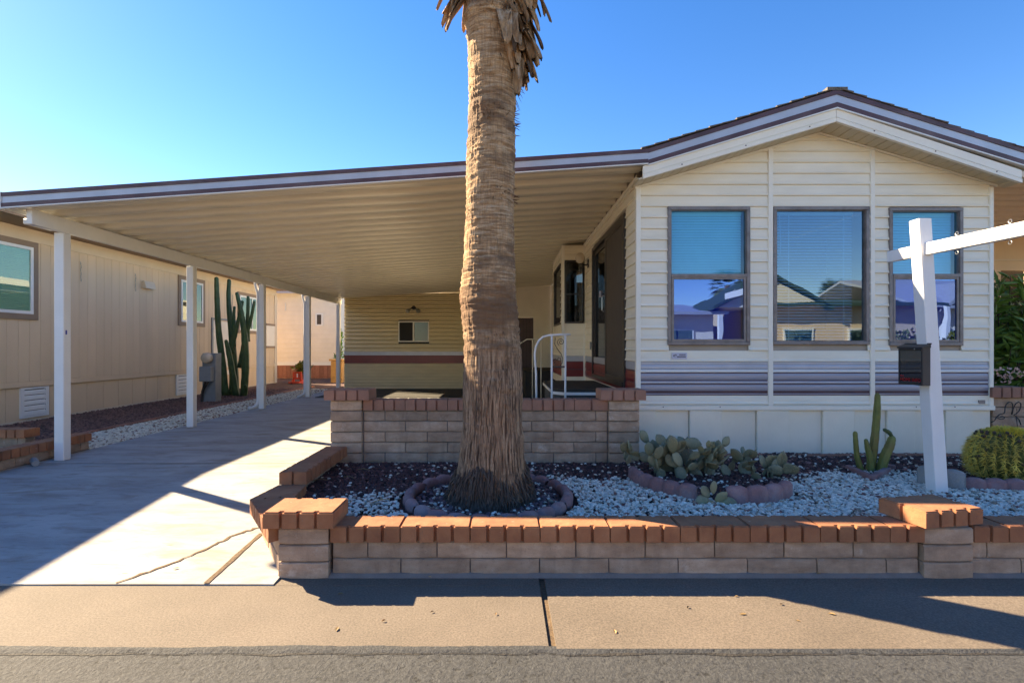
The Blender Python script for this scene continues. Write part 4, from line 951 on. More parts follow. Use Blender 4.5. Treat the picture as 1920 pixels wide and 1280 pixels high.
# meter pedestal
mp = thing('meter_pedestal', 'grey electric meter pedestal with round meter behind the second carport post', 'meter', (-6.62, 11.6, .1))
mx0, mx1 = px(379, 11.6), px(404, 11.6)
bbox('pedestal_post', 'grey_metal', mp, (mx0, 11.6, .1), (mx1, 11.85, pz(662, 11.6)), .01)
bbox('breaker_box', 'grey_metal', mp, (px(376, 11.5), 11.44, pz(715, 11.5)), (px(397.5, 11.5), 11.60, pz(687, 11.5)), .01)
q = MB(); q.lathe([(.001, 0), (.11, 0), (.12, .03), (.115, .10), (.10, .13), (.001, .135)], 20); place('meter_dial', q.mesh('meter_dial', 'lamp_glass', True), mp, (px(386, 11.5), 11.60, pz(671, 11.5)), rot=(R(90), 0, 0))
q = MB(); q.tube([(px(376, 11.5), 11.55, .12), (px(377, 11.5), 11.55, .35), (px(384, 11.5), 11.52, pz(716, 11.5))], .025, 8); q.tube([(px(392, 11.5), 11.5, pz(715, 11.5)), (px(383, 11.5), 11.5, .42), (px(374, 11.5), 11.6, .25)], .018, 8); q.build('conduit', 'black_metal', mp)

# ------------------------------------------------------------------ BACK: lap sided house, brick column, planters
bh = thing('rear_house', 'pale lap sided house with small window beyond the carport posts', 'house', (-8.5, 20.3, .1))
BHY = 20.2; bx0, bx1 = px(505, BHY)-3, px(631, BHY)
q = MB(); z = .75
while z < 3.4:
    P = lambda x_: [(x_, BHY+.03, z), (x_, BHY-.02, z), (x_, BHY-.016, z+.02), (x_, BHY, z+.18), (x_, BHY+.03, z+.18)]
    q.loft([P(bx0), P(bx1)]); z += .18
q.build('siding_wall', 'lap_wall', bh); MB().box((bx0, BHY+.031, .1), (bx1, BHY+6, 3.4)).build('wall_core', 'lap_wall', bh)
MB().box((bx1, BHY-.03, .4), (bx1+.12, BHY+.1, 3.4)).build('corner_trim', 'lap_wall', bh)
for k in range(36): MB().box((bx0+k*.16, BHY-.03, .12), (bx0+k*.16+.152, BHY+.03, .62)).build('brick', 'edging_brick', bh) if bx0+k*.16+.15 < bx1 else None
MB().box((bx0, BHY-.028, .621), (bx1, BHY+.03, .749)).build('base_trim', 'white_trim', bh)
q = MB(); q.prism([(bx0-.3, BHY-.35, 3.40), (bx1+.3, BHY-.35, 3.40), (bx1+.3, BHY+3, 4.3), (bx0-.3, BHY+3, 4.3)], (0, 0, .10)); q.build('roof', 'silver', bh)
wz = (px(592, BHY), px(606, BHY), pz(611, BHY), pz(587, BHY)); q = MB(); frame(q, *wz, .06, BHY-.05, BHY); q.build('window_frame', 'white_trim', bh); MB().box((wz[0]+.06, BHY-.035, wz[2]+.06), (wz[1]-.06, BHY-.03, wz[3]-.06)).build('pane', 'screen', bh)
MB().box((px(535, BHY), BHY-.05, 2.75), (px(536.5, BHY), BHY-.021, 3.05)).build('thermometer', 'white_trim', bh)
bc = thing('brick_column', 'square yellow brick planter column beside the last carport post', 'planter', (px(627, 18), 18, .1))
cx0, cx1 = px(620, 18), px(641, 18); zt_ = pz(673, 18)
for k in range(10):
    z = .1+k*.075
    for j in range(2):
        a = cx0+(cx1-cx0)*j/2; MB().box((a+.004, 18, z), (a+(cx1-cx0)/2-.004, 18.38, z+.07)).build('brick', 'yellow_brick', bc)
bbox('column_cap', 'yellow_brick', bc, (cx0-.05, 17.95, .852), (cx1+.05, 18.43, zt_), .01)
def leaf_cloud(mb, c, r, n_, size, rs, up=.3):
    for _ in range(n_):
        while True:
            d = Vector((rs.uniform(-1, 1), rs.uniform(-1, 1), rs.uniform(-1, 1)))
            if d.length < 1: break
        p_ = Vector(c)+Vector((d.x*r[0], d.y*r[1], d.z*r[2])); t_ = Vector((rs.uniform(-1, 1), rs.uniform(-1, 1), rs.uniform(-.4, 1)+up)).normalized()
        s_ = t_.cross(Vector((rs.uniform(-1, 1), rs.uniform(-1, 1), rs.uniform(-1, 1)))).normalized(); L = size*rs.uniform(.6, 1.3); W = L*.28; nrm_ = t_.cross(s_)
        mb.add([p_, p_+t_*L*.45+s_*W+nrm_*L*.06, p_+t_*L, p_+t_*L*.45-s_*W+nrm_*L*.06], [(0, 1, 2, 3)])
rs = random.Random(5)
pl = thing('potted_plant', 'green plant growing on top of the yellow brick column', 'plant', (px(630, 18), 18.2, zt_))
q = MB(); leaf_cloud(q, (px(633, 18), 18.2, zt_+.08), (.2, .15, .08), 90, .12, rs); leaf_cloud(q, (px(636, 18), 18.2, zt_+.55), (.06, .06, .45), 60, .12, rs); q.build('foliage', 'oleander', pl)
MB().tube([(px(636, 18), 18.2, zt_), (px(636, 18), 18.2, zt_+.95)], .01, 5).build('stem', 'oleander', pl)
ry = 17.3
rc = thing('hand_cart', 'small bright red wheeled cart on the gravel by the rear house', 'cart', (px(559, ry), ry, .1))
q = MB(); u0, u1 = px(549, ry), px(565, ry); z0, z1 = .14, pz(697, ry)
q.box((u0, ry, z0+.05), (u0+.05, ry+.05, z1)); q.box((u1-.05, ry, z0+.05), (u1, ry+.05, z1)); q.box((u0+.05, ry, z1-.05), (u1-.05, ry+.05, z1)); q.box((u0+.05, ry+.01, z0+.12), (u1-.05, ry+.04, z0+.17)); q.build('frame', 'red_paint', rc)
for k in range(3): a = u0+.07+k*(u1-u0-.14)/3; MB().box((a, ry+.015, z0+.18), (a+.05, ry+.035, z1-.06)).build('slat', 'white_trim' if k == 1 else 'red_paint', rc)
q = MB(); q.box((u0-.05, ry-.25, z0), (u1+.03, ry-.001, z0+.05)); q.build('foot_plate', 'red_paint', rc)
for s_ in (u0-.03, u1+.0): q = MB(); q.lathe([(.001, 0), (.08, 0), (.08, .03), (.001, .03)], 12); place('wheel', q.mesh('wheel', 'red_paint'), rc, (s_, ry+.03, .18), rot=(0, R(90), 0))
pt = thing('shrub_pot', 'dark terracotta pot with a yellow-green shrub beside the red cart', 'plant', (px(568, 17.9), 17.9, .1))
q = MB(); q.lathe([(.10, 0), (.17, .28), (.18, .30), (.15, .30), (.001, .27)], 16, (px(569, 17.9), 17.9, .1)); q.build('pot', 'terracotta', pt)
q = MB(); leaf_cloud(q, (px(567, 17.9), 17.9, .58), (.28, .2, .2), 220, .14, rs); q.build('foliage', 'hedge', pt)

# ------------------------------------------------------------------ RIGHT NEIGHBOUR (awning and wall seen past the corner)
rn = thing('right_neighbour_home', 'tan neighbouring home with awning, seen past the right corner of the home', 'house', (10, 10.2, .1))
rp_ = MB(); rp_.add([(6.35, y, 3.50+z) for y, z in prof]+[(14, y, 3.50+z) for y, z in prof], [(i, n_+i, n_+i+1, i+1) for i in range(len(prof)-1)]) if False else None
q = MB(); k_ = len(prof); q.add([(5.9, y, 3.50+z) for y, z in prof]+[(13, y, 3.50+z) for y, z in prof], [(i, k_+i, k_+i+1, i+1) for i in range(k_-1)]); rpm = q.mesh('awning_pan', 'tan_trim')
for k in range(12): place('awning_pan', rpm, rn, (0, 6.5+k*.3048, 0))
MB().box((5.9, 6.48, 3.58), (13, 10.16, 3.59)).build('awning_deck', 'tan_trim', rn); bbox('awning_fascia', 'tan_trim', rn, (5.88, 6.45, 3.46), (13, 6.49, 3.59))
q = MB(); wall_cells(q, 7.6, 13, .1, 3.49, [(9.7, 10.25, .5, pz(507, 10.1))], lambda mb, a, b, c_, d_: mb.box((a, 10.1, c_), (b, 10.2, d_))); q.build('front_wall', 'tan_wall', rn)
MB().box((8.8, 10.5, .1), (12.4, 10.52, 3)).build('doorway_dark', 'dark_inside', rn)
MB().box((7.6, 10.07, 3.02), (13, 10.099, 3.05)).build('belt_trim', 'tan_trim', rn); MB().box((7.6, 10.2, .1), (7.7, 16, 3.4)).build('side_wall', 'tan_wall', rn)
for x in (7.2, 12.8): bbox('awning_post', 'tan_trim', rn, (x, 6.55, 0), (x+.09, 6.64, 3.50))

# ------------------------------------------------------------------ PLANTER BED
def soil_z(x, y):
    """height of the bed: a little higher towards the back"""
    return .205+.03*np.clip((np.asarray(y, float)-3.2)/1.8, 0, 1)+.02*(vnoise(np.asarray(x, float)*2.1+20, np.asarray(y, float)*2.1+20, 11)-.5)
def in_bed(x, y):
    ok = (y > 3.17) & (y < np.where(x < 1.33, 4.93, 5.36))
    left = np.where(y > 3.62, -1.58, -1.31-.39*(y-3.03)/.59+.11)
    return ok & (x > left) & (x < 6.4)
nx, ny = 130, 40; gx = np.linspace(-1.66, 6.4, nx); gy = np.linspace(3.12, 5.40, ny); X, Y = np.meshgrid(gx, gy); Zs = soil_z(X, Y)-.012
keepx = lambda x, y: True
V = np.stack([X, Y, Zs], -1).reshape(-1, 3); idx = np.arange(nx*ny).reshape(ny, nx)
Fq = np.stack([idx[:-1, :-1], idx[:-1, 1:], idx[1:, 1:], idx[1:, :-1]], -1).reshape(-1, 4); cen = V[Fq].mean(1)
Fq = Fq[(cen[:, 0] > np.where(cen[:, 1] > 3.62, -1.62, -1.31-.39*(cen[:, 1]-3.03)/.59+.04)) & ((cen[:, 0] > 1.25) | (cen[:, 1] < 5.05))]
o = link(bpy.data.objects.new('planter_soil', np_mesh('planter_soil', V, Fq, 'soil', True))); o['kind'] = 'structure'
RING = (px(916, 3.86), 3.86); RR_ = .60
PEAR = (1.72, 4.35)
rs = np.random.RandomState(3)
N = 46000; x = rs.uniform(-1.65, 5.2, N); y = rs.uniform(3.15, 5.38, N); ok = in_bed(x, y)
d_ring = np.hypot(x-RING[0], y-RING[1]); d_pear = np.hypot((x-PEAR[0])/.62, (y-PEAR[1])/.62)
ok &= ~((d_ring > RR_-.07) & (d_ring < RR_+.06)) & (d_ring > .28)
x, y, d_ring, d_pear = x[ok], y[ok], d_ring[ok], d_pear[ok]
nz = vnoise(x*1.7+5, y*1.7+9, 21)+.5*vnoise(x*5+5, y*5+9, 22)-.75
bound = np.where(x < -.6, 3.72+.25*np.clip(x+1.5, -1, 1), np.where(x < .4, 4.0, 4.34+.10*np.clip(x-1, 0, 1)))
pw = np.clip((bound-y)/.22+nz*1.6+.5, .035, .97)
pw = np.where(x < -.35, pw*.62, pw); pw = np.where(d_ring < RR_, .10, pw); pw = np.where(d_pear < .95, .05, pw); pw = np.where((x > 3.75) & (y > 4.02), .06, pw)
white = rs.rand(len(x)) < pw
def cols_white(n_, rs):
    c_ = np.array([.78, .73, .63])[None]*(.72+.45*rs.rand(n_, 1)); k = rs.rand(n_); c_[k > .84] = np.array([.46, .35, .26])*(.7+.5*rs.rand((k > .84).sum(), 1)); c_[k < .07] = np.array([.26, .11, .09])*(.7+.6*rs.rand((k < .07).sum(), 1)); return np.clip(c_, 0, .9)
def cols_red(n_, rs):
    c_ = np.array([.085, .034, .032])[None]*(.5+.9*rs.rand(n_, 1)); k = rs.rand(n_); c_[k > .94] = np.array([.30, .15, .13])*(.7+.6*rs.rand((k > .94).sum(), 1)); return c_
def scatter(name, x, y, zf, size, col, label, seed): 
    z = zf(x, y); pebbles(name, np.stack([x, y, z], 1), size, col, label, seed)
xw, yw = x[white], y[white]; xr, yr = x[~white], y[~white]
inr = d_ring[~white] < RR_
cr_ = cols_red(len(xr), rs); cr_[inr] = np.where(rs.rand(inr.sum(), 1) < .6, np.array([[.17, .10, .11]]), cr_[inr])*(.6+.7*rs.rand(inr.sum(), 1))
scatter('white_gravel', xw, yw, lambda a, b: soil_z(a, b)+.004+.012*rs.rand(len(a)), .0125+.0115*rs.rand(len(xw))**1.5, cols_white(len(xw), rs), 'white marble chips covering the front of the planter bed', 1)
scatter('lava_gravel', xr, yr, lambda a, b: soil_z(a, b)-.004+.012*rs.rand(len(a)), .012+.014*rs.rand(len(xr)), cr_, 'dark red lava chips at the back of the planter bed', 2)
# strips left of the driveway
N = 9500; x = rs.uniform(-5.86, -4.95, N); y = 6.25+8.6*rs.rand(N)**1.5
scatter('white_gravel_strip', x, y, lambda a, b: .098+.02*rs.rand(len(a))+.03*np.clip(1-np.abs(a+5.4)/.5, 0, 1), .017+.014*rs.rand(N), cols_white(N, rs)*np.array([1, .97, .9]), 'strip of white stones between driveway and red gravel', 3)
N = 12000; x = rs.uniform(-7.86, -5.96, N); y = 5.4+10*rs.rand(N)**1.3
c_ = np.array([.20, .105, .085])[None]*(.5+.9*rs.rand(N, 1))
scatter('red_gravel', x, y, lambda a, b: .105+.012*rs.rand(len(a)), .015+.014*rs.rand(N), c_, 'reddish brown gravel beside the neighbouring home', 4)

# ------------------------------------------------------------------ SCALLOPED EDGING
def scallop(n_, rad, name, m, H=.115, w=.17, th=.055):
    """curved edging stone with n_ rounded lobes on the outer side, bent to radius rad about the origin, starting at angle 0"""
    q = MB(); per = 10; da = w/rad; vs = []; cnt = n_*per+1
    for i in range(cnt):
        t_ = (i % per)/per if i < cnt-1 else 1.; a = da*i/per; s_ = abs(math.sin(math.pi*(i/per)))
        bul = .022*math.sqrt(s_); h = H-.028*(1-math.sqrt(s_))
        for r_, z in ((rad-th/2, 0), (rad+th/2+bul*.9, 0), (rad+th/2+bul, .03), (rad+th/2+bul*.9, h-.025), (rad+th/2+bul*.3-.008, h-.003), (rad, h), (rad-th/2+.006, h-.006), (rad-th/2, h-.02)):
            vs.append((r_*math.cos(a), r_*math.sin(a), z))
    k = 8; fs = []
    for i in range(cnt-1):
        for j in range(k): fs.append((i*k+j, i*k+(j+1) % k, (i+1)*k+(j+1) % k, (i+1)*k+j))
    fs += [tuple(range(k)), tuple(range((cnt-1)*k+k-1, (cnt-1)*k-1, -1))]
    fs = [tuple(reversed(f)) for f in fs]; q.add(vs, fs); return q.mesh(name, m, True), da*n_
re = thing('tree_ring', 'ring of purple-red scalloped edging stones round the palm trunk', 'edging', (RING[0], RING[1], .2))
sm, ang = scallop(4, RR_-.02, 'edging_stone', 'scallop_red', H=.09, w=.145); a = R(96); ntot = int(2*math.pi/ang)
gap = (2*math.pi-ntot*ang)/ntot
for k in range(ntot): place('edging_stone', sm, re, (RING[0], RING[1], .195), a); a += ang+gap
pe = thing('cactus_ring', 'curved red scalloped edging stones in front of the prickly pear', 'edging', (PEAR[0], PEAR[1], .2))
sm6, an6 = scallop(6, .62, 'edging_stone', 'scallop_red', H=.15, w=.125); sm5, an5 = scallop(4, .60, 'edging_stone', 'scallop_red', H=.165, w=.15)
place('edging_stone', sm6, pe, (PEAR[0], PEAR[1], .185), R(172)); place('edging_stone', sm5, pe, (PEAR[0], PEAR[1]-.01, .18), R(259))
gsm, gan = scallop(2, .8, 'edging_stone', 'scallop_grey', H=.19, w=.15)
ge = thing('edging_stone', 'grey scalloped edging stone right of the white sign post', 'edging', (3.75, 4.15, .2))
place('scalloped_block', gsm, ge, (4.14, 4.62, .19), R(206))
be = thing('barrel_edging', 'pink scalloped edging stone in front of the barrel cactus', 'edging', (4.1, 4.0, .2))
bsm, ban = scallop(4, 3.0, 'scalloped_block', 'scallop_red', H=.135, w=.145)
place('scalloped_block', bsm, be, (4.2, 7.03, .185), R(259)); 
# brick edging along the skirting
ed = thing('skirting_edging', 'row of orange-brown brick edging along the foot of the home', 'edging', (3.3, 5.2, .2))
ebm = bevel_mesh(MB().box((-.099, -.045, 0), (.099, .045, .055)), 'edging_brick', 'edging_brick', .007)
x = 1.55
while x < 5.0: place('edging_brick', ebm, ed, (x+.1, 5.27+rnd.uniform(-.012, .012), .195+rnd.uniform(-.004, .004)), rnd.uniform(-.03, .03)); x += .204

# ------------------------------------------------------------------ PALM
TY = 3.86
palm = thing('palm_tree', 'tall fan palm with fissured trunk rising through the planter', 'palm tree', (RING[0], TY, .2))
prof_t = [(975, 822, 1008), (955, 832, 1002), (935, 836, 1000), (915, 842, 996), (895, 850, 990), (870, 856, 985), (850, 859, 983), (800, 865, 983), (720, 867, 981), (640, 869, 976), (560, 864, 968), (480, 867, 966), (420, 869.5, 965), (350, 873, 967), (250, 876, 969), (150, 877, 966), (70, 873, 963), (0, 869, 960)]
zz_, cx_, rr_ = [], [], []
for v_, a, b in prof_t: zz_.append(pz(v_, TY)); cx_.append(px((a+b)/2, TY)); rr_.append((b-a)/2*TY/F*.965)
zz_ += [5.2, 6.6, 7.4]; cx_ += [cx_[-1]-.02, cx_[-1]-.05, cx_[-1]-.06]; rr_ += [.175, .165, .14]
nz_, na = 760, 560
zv = np.concatenate([np.linspace(zz_[0], 4.2, 700), np.linspace(4.22, 7.4, 60)]); th = np.linspace(0, 2*np.pi, na, endpoint=False)
rad = np.interp(zv, zz_, rr_); cxx = np.interp(zv, zz_, cx_); TH, ZV = np.meshgrid(th, zv); RD = np.repeat(rad[:, None], na, 1)
# periodic noise in angle
def pn(f, zs, seed, zo=0): # f lobes round the trunk
    a = TH/(2*np.pi)*f; i = np.floor(a).astype(int); fr_ = a-i; fr_ = fr_*fr_*(3-2*fr_); T_ = np.random.RandomState(seed).rand(f, 512); zz = (ZV+zo)*zs+40; j = np.floor(zz).astype(int); fz = zz-j; fz = fz*fz*(3-2*fz)
    g_ = lambda p_, q_: T_[p_ % f, q_ % 512]
    return (g_(i, j)*(1-fr_)+g_(i+1, j)*fr_)*(1-fz)+(g_(i, j+1)*(1-fr_)+g_(i+1, j+1)*fr_)*fz
wob = (pn(14, 5, 1)-.5)*.07+(pn(40, 16, 2)-.5)*.05
ph = (TH+wob)*56+pn(9, 3, 3)*2
fis = np.abs(np.sin(ph/2))                            # 0 in a fissure
fis = np.clip(fis/.42, 0, 1)**.6
fis = 1-(1-fis)*np.clip(-.1+1.5*pn(56, 9, 4), 0, 1)
lowm = np.clip((1.45-ZV)/.55, 0, 1)
RD = RD-.030*(1-fis)*lowm
rings = (pn(7, 22, 31)-.5)*.007+(pn(11, 60, 32)-.5)*.005+(pn(90, 12, 33)-.5)*.005
rph = ZV*19+(pn(6, 3, 41)-.5)*1.6+(pn(14, 9, 42)-.5)*.5; rfr = rph-np.floor(rph)
RD = RD+.0085*(rfr-.5)*(.25+1.1*pn(9, 6, 43))*(1-.75*lowm)
RD = RD+rings*(1-.6*lowm)+(pn(8, 5, 5)-.5)*.016+(pn(40, 30, 6)-.5)*.006
# woven collars: rough dark bands at known heights
for zb, wd, am in ((pz(628, TY), .08, .008), (pz(560, TY), .16, .004), (pz(38, TY), .035, .014), (pz(655, TY), .05, .005)):
    RD = RD+am*np.exp(-((ZV-zb)/wd)**2)*(.3+1.2*pn(30, 40, int(zb*100)))
Vt = np.stack([cxx[:, None]+RD*np.cos(TH), TY+RD*np.sin(TH), ZV], -1).reshape(-1, 3)
ii = np.arange(len(zv)*na).reshape(len(zv), na); jj = np.roll(ii, -1, 1)
Ft = np.stack([ii[:-1], jj[:-1], jj[1:], ii[1:]], -1).reshape(-1, 4)
o = link(bpy.data.objects.new('trunk', np_mesh('trunk', Vt, Ft, 'bark', True)), palm); o.matrix_parent_inverse = Matrix.Translation(-palm.location)
# root skirt: hanging fibres and split root plates at the base
rr = random.Random(12); q = MB()
for k in range(900):
    a = rr.uniform(0, 2*math.pi); z0 = .20+.26*rr.random()**1.3+.05*math.sin(a*3+1); L = rr.uniform(.05, .22); r0 = np.interp(z0, zz_, rr_)*rr.uniform(.97, 1.03); z1 = max(.17, z0-L); r1 = np.interp(z1, zz_, rr_)*rr.uniform(.98, 1.06)+rr.uniform(0, .025)
    da = rr.gauss(0, .12); cx0 = np.interp(z0, zz_, cx_); w_ = rr.uniform(.002, .008)
    P = lambda r_, a_, z: (cx0+r_*math.cos(a_), TY+r_*math.sin(a_), z)
    q.tube([P(r0, a, z0), P((r0+r1)/2+.012, a+da*.5, (z0+z1)/2), P(r1, a+da, z1)], [w_, w_*1.2, w_*.4], 4)
o = q.build('root_fibres', 'root_fibre', palm); o['kind'] = 'stuff'
# old leaf bases (boots)
def boot_mesh(L, W, seed, m, name):
    r_ = random.Random(seed); q = MB(); n_ = 9; rings = []
    for i in range(n_+1):
        t_ = i/n_; w_ = W*(1-.55*t_**1.2)*(1 if i < n_ else .75); y = L*t_; bow = -.05*math.sin(t_*2.4)-.06*t_*t_; th_ = .017*(1-.6*t_); tw = .12*math.sin(3*t_+seed)
        row = []
        for s_ in (-1, -.5, 0, .5, 1): row.append((s_*w_/2+r_.uniform(-.003, .003), bow-abs(s_)**2*.014+tw*s_*w_*.5, y+r_.uniform(-.006, .006)*(4 if i == n_ else 1)))
        for s_ in (1, .5, 0, -.5, -1): row.append((s_*w_/2, bow-abs(s_)**2*.014+tw*s_*w_*.5+th_*(1.1-abs(s_)), y))
        rings.append(row)
    q.loft(rings); return q.mesh(name, m, True)
boots = [boot_mesh(.26+.03*k, .085+.016*(k % 3), k, 'boot' if k % 4 else 'boot_dark', 'leaf_base') for k in range(8)]
bk = 0
def boot(z, a, out, tilt, roll, sc_):
    r0 = np.interp(z, zz_, rr_)+out; cx0 = np.interp(z, zz_, cx_)
    o = place('leaf_base', rr.choice(boots), palm, (cx0+r0*math.cos(a), TY+r0*math.sin(a), z))
    o.rotation_euler = (Matrix.Rotation(a-R(90), 3, 'Z') @ Matrix.Rotation(R(180)+tilt, 3, 'X') @ Matrix.Rotation(roll, 3, 'Z')).to_euler(); o.scale = (sc_*1.25, sc_, sc_)
# the surviving ragged flap on the right, a scrap on the left, and the full skirt above the picture
for k in range(150):
    t_ = k/149; z = pz(95, TY)+(4.25-pz(95, TY))*t_+rr.uniform(-.05, .05); a = rr.gauss(-.25, .42)
    boot(z, a, rr.uniform(.0, .05+.11*min(1, t_*1.6)), R(rr.uniform(-4, 16)), rr.gauss(0, .9), rr.uniform(.4, .95))
for k in range(9): boot(rr.uniform(3.94, 4.15), math.pi+rr.gauss(.1, .25), rr.uniform(-.02, .02), R(rr.uniform(0, 18)), rr.gauss(0, .5), rr.uniform(.6, .9))
for k in range(190): boot(4.45+2.9*k/190, k*2.39996, rr.uniform(0, .06), R(rr.uniform(4, 24)), rr.gauss(0, .4), rr.uniform(.8, 1.2))
# ragged fibres at the boots
q = MB()
for k in range(160):
    a = rr.gauss(0, .5); z0 = rr.uniform(3.25, 4.0); r0 = np.interp(z0, zz_, rr_); c0 = Vector((np.interp(z0, zz_, cx_)+r0*math.cos(a), TY+r0*math.sin(a), z0)); d = Vector((math.cos(a)*.5, math.sin(a)*.5, rr.uniform(-1, .1))).normalized()*rr.uniform(.03, .13)
    q.tube([c0, c0+d*.6+Vector((0, 0, .01)), c0+d], [.004, .003, .001], 3)
for k in range(90):
    a = rr.uniform(-1.9, .5); z0 = rr.choice([pz(628, TY), pz(240, TY), pz(225, TY), pz(370, TY), pz(38, TY)])+rr.gauss(0, .03); r0 = np.interp(z0, zz_, rr_); c0 = Vector((np.interp(z0, zz_, cx_)+r0*math.cos(a), TY+r0*math.sin(a), z0)); d = Vector((math.cos(a), math.sin(a), rr.uniform(-.8, .5))).normalized()*rr.uniform(.015, .045)
    q.tube([c0, c0+d*.6, c0+d], [.004, .003, .001], 3)
o = q.build('loose_fibres', 'boot_dark', palm); o['kind'] = 'stuff'
# crown above the picture
fm = MB(); 
for k in range(26):
    a = R(-70+140*k/25); a2 = R(-70+140*(k+1)/25)*.98; L = .95*(1-.18*abs(math.sin(a)))
    fm.add([(0, 0, 0), (L*.5*math.sin(a), .5*L*math.cos(a), .03), (L*math.sin((a+a2)/2), L*math.cos((a+a2)/2), -.16), (L*.5*math.sin(a2), .5*L*math.cos(a2), .03)], [(0, 1, 2, 3)])
frm = fm.mesh('blade', 'palm_frond')
for k in range(26):
    a = k*2.39996; el = R(-35+105*k/26); d = Vector((math.cos(a)*math.cos(el), math.sin(a)*math.cos(el), math.sin(el))); b0_ = Vector((cx_[-1], TY, 7.35)); e = b0_+d*1.05
    fr_ = MB().tube([b0_, b0_+d*.6+Vector((0, 0, .05)), e], [.025, .016, .012], 5).build('frond', 'palm_frond', palm)
    bl_ = bpy.data.objects.new('blade', frm); link(bl_, palm); bl_.location = e-palm.location; bl_.rotation_euler = (Vector((d.x, d.y, d.z))).to_track_quat('Y', 'Z').to_euler()

# ------------------------------------------------------------------ CACTI
def ribbed(mb, pts, rs_, ribs=7, depth=.22, seg=4, taper=True):
    pts = [Vector(p_) for p_ in pts]
    # resample with a Catmull-Rom spline
    P, Rr = [], []
    ext = [2*pts[0]-pts[1]]+pts+[2*pts[-1]-pts[-2]]; rr2 = [rs_[0]]+list(rs_)+[rs_[-1]]
    for i in range(1, len(ext)-2):
        for k in range(6):
            t_ = k/6; a, b, c, d = ext[i-1], ext[i], ext[i+1], ext[i+2]
            P.append(.5*((2*b)+(c-a)*t_+(2*a-5*b+4*c-d)*t_*t_+(3*b-a-3*c+d)*t_**3)); Rr.append(rr2[i]*(1-t_)+rr2[i+1]*t_)
    P.append(pts[-1]); Rr.append(rs_[-1])
    tip = (P[-1]-P[-2]).normalized(); 
    for k, f_ in ((.35, .93), (.65, .75), (.88, .45), (1., .08)): P.append(pts[-1]+tip*rs_[-1]*k); Rr.append(rs_[-1]*f_)
    n_ = ribs*seg; rings = []; up = Vector((.3, 1, .1))
    for i, c in enumerate(P):
        t_ = (P[min(i+1, len(P)-1)]-P[max(i-1, 0)]).normalized(); sx = t_.cross(up).normalized(); uy = sx.cross(t_).normalized(); wb = 1+.035*math.sin(i*1.9+c.x*40)
        rings.append([c+(sx*math.cos(a)+uy*math.sin(a))*Rr[i]*wb*(1-depth*(.5-.5*math.cos(a*ribs))) for a in [2*math.pi*k/n_ for k in range(n_)]])
    mb.loft(rings); return mb
CYT = 13.1
col = thing('column_cactus', 'tall dark green column cactus clump in front of the neighbouring home', 'cactus', (px(442, CYT), CYT, .1))
def cp_(u, v, dy=0): return (px(u, CYT), CYT+dy, pz(v, CYT))
stems = [([(423, 742), (417, 680), (410, 620), (407, 560), (406, 523)], [9, 8.5, 7.5, 6.5, 5.5], 0), ([(436, 742), (431, 690), (422, 620), (414, 560), (412, 522)], [10, 9, 8, 6, 5], .15), ([(447, 742), (442, 700), (438, 665), (434, 640)], [8, 8, 7, 4.5], -.1),
         ([(432, 660), (438, 630), (444, 595), (450, 565)], [4, 5, 4.5, 4], .05), ([(435, 650), (433, 612), (431, 590), (430, 575)], [5.5, 5, 4, 3.5], .1), ([(459, 742), (463, 690), (463, 640), (458, 590), (450, 552)], [9, 9.5, 8.5, 6.5, 4.5], -.05),
         ([(461, 640), (459, 600), (458, 556)], [6, 5, 4], .1), ([(463, 625), (470, 600), (477, 566)], [5, 4.5, 3.5], 0), ([(444, 690), (449, 650), (452, 610)], [6, 5, 4], .12), ([(416, 742), (413, 720), (412, 705)], [6, 6, 5], -.1), ([(463, 742), (467, 728), (469, 722)], [6, 5.5, 4.5], -.12), ([(430, 740), (429, 700), (430, 660)], [6, 6, 5], .1)]
for pts_, rs2, dy in stems: q = MB(); ribbed(q, [cp_(u, v, dy*(1+.5*i)) for i, (u, v) in enumerate(pts_)], [r_*CYT/F*.72 for r_ in rs2], 6, .2); q.build('stem', 'cactus_green', col, True)
SYC = 4.62
sc_ = thing('small_column_cactus', 'small four-stemmed column cactus in the triangular brick edging', 'cactus', (px(1637, SYC), SYC, .22))
def s2(u, v, dy=0): return (px(u, SYC), SYC+dy, pz(v, SYC))
for pts_, rs2, m_, dy in (([(1636, 885), (1641, 850), (1646, 810), (1649, 770), (1650, 742)], [8.5, 8, 7, 6.5, 5], 'cactus_olive', .03), ([(1617, 885), (1608, 860), (1605, 835), (1603.5, 812)], [5.5, 5, 4.5, 4], 'cactus_olive', 0), ([(1627, 888), (1626, 860), (1621, 838), (1618, 824)], [6, 6, 5, 3.5], 'cactus_olive', -.04), ([(1646, 888), (1656, 855), (1665, 835), (1669, 822)], [9, 9, 8.5, 7], 'cactus_olive', -.02), ([(1669, 817), (1664, 810), (1656, 805)], [3, 4, 3.5], 'cactus_green', -.02)):
    q = MB(); ribbed(q, [s2(u, v, dy) for u, v in pts_], [r_*SYC/F for r_ in rs2], 6, .22); q.build('stem', m_, sc_, True)
te = thing('triangle_edging', 'red bricks laid in a triangle round the small column cactus', 'edging', (px(1637, 4.5), 4.5, .2))
tb = bevel_mesh(MB().box((-.13, -.025, 0), (.13, .025, .075)), 'edging_brick', 'scallop_red', .006)
for (u, v), (u2, v2) in (((1592, 884), (1637, 905)), ((1638, 905), (1668, 889)), ((1650, 882), (1682, 885))):
    ya, yb = (HC-.22)*F/(v-V0), (HC-.22)*F/(v2-V0); a, b = Vector((px(u, ya), ya)), Vector((px(u2, yb), yb)); c_ = (a+b)/2
    place('edging_brick', tb, te, (c_.x, c_.y+.02, .205), math.atan2((b-a).y, (b-a).x), sc=((b-a).length/.262, 1, 1))
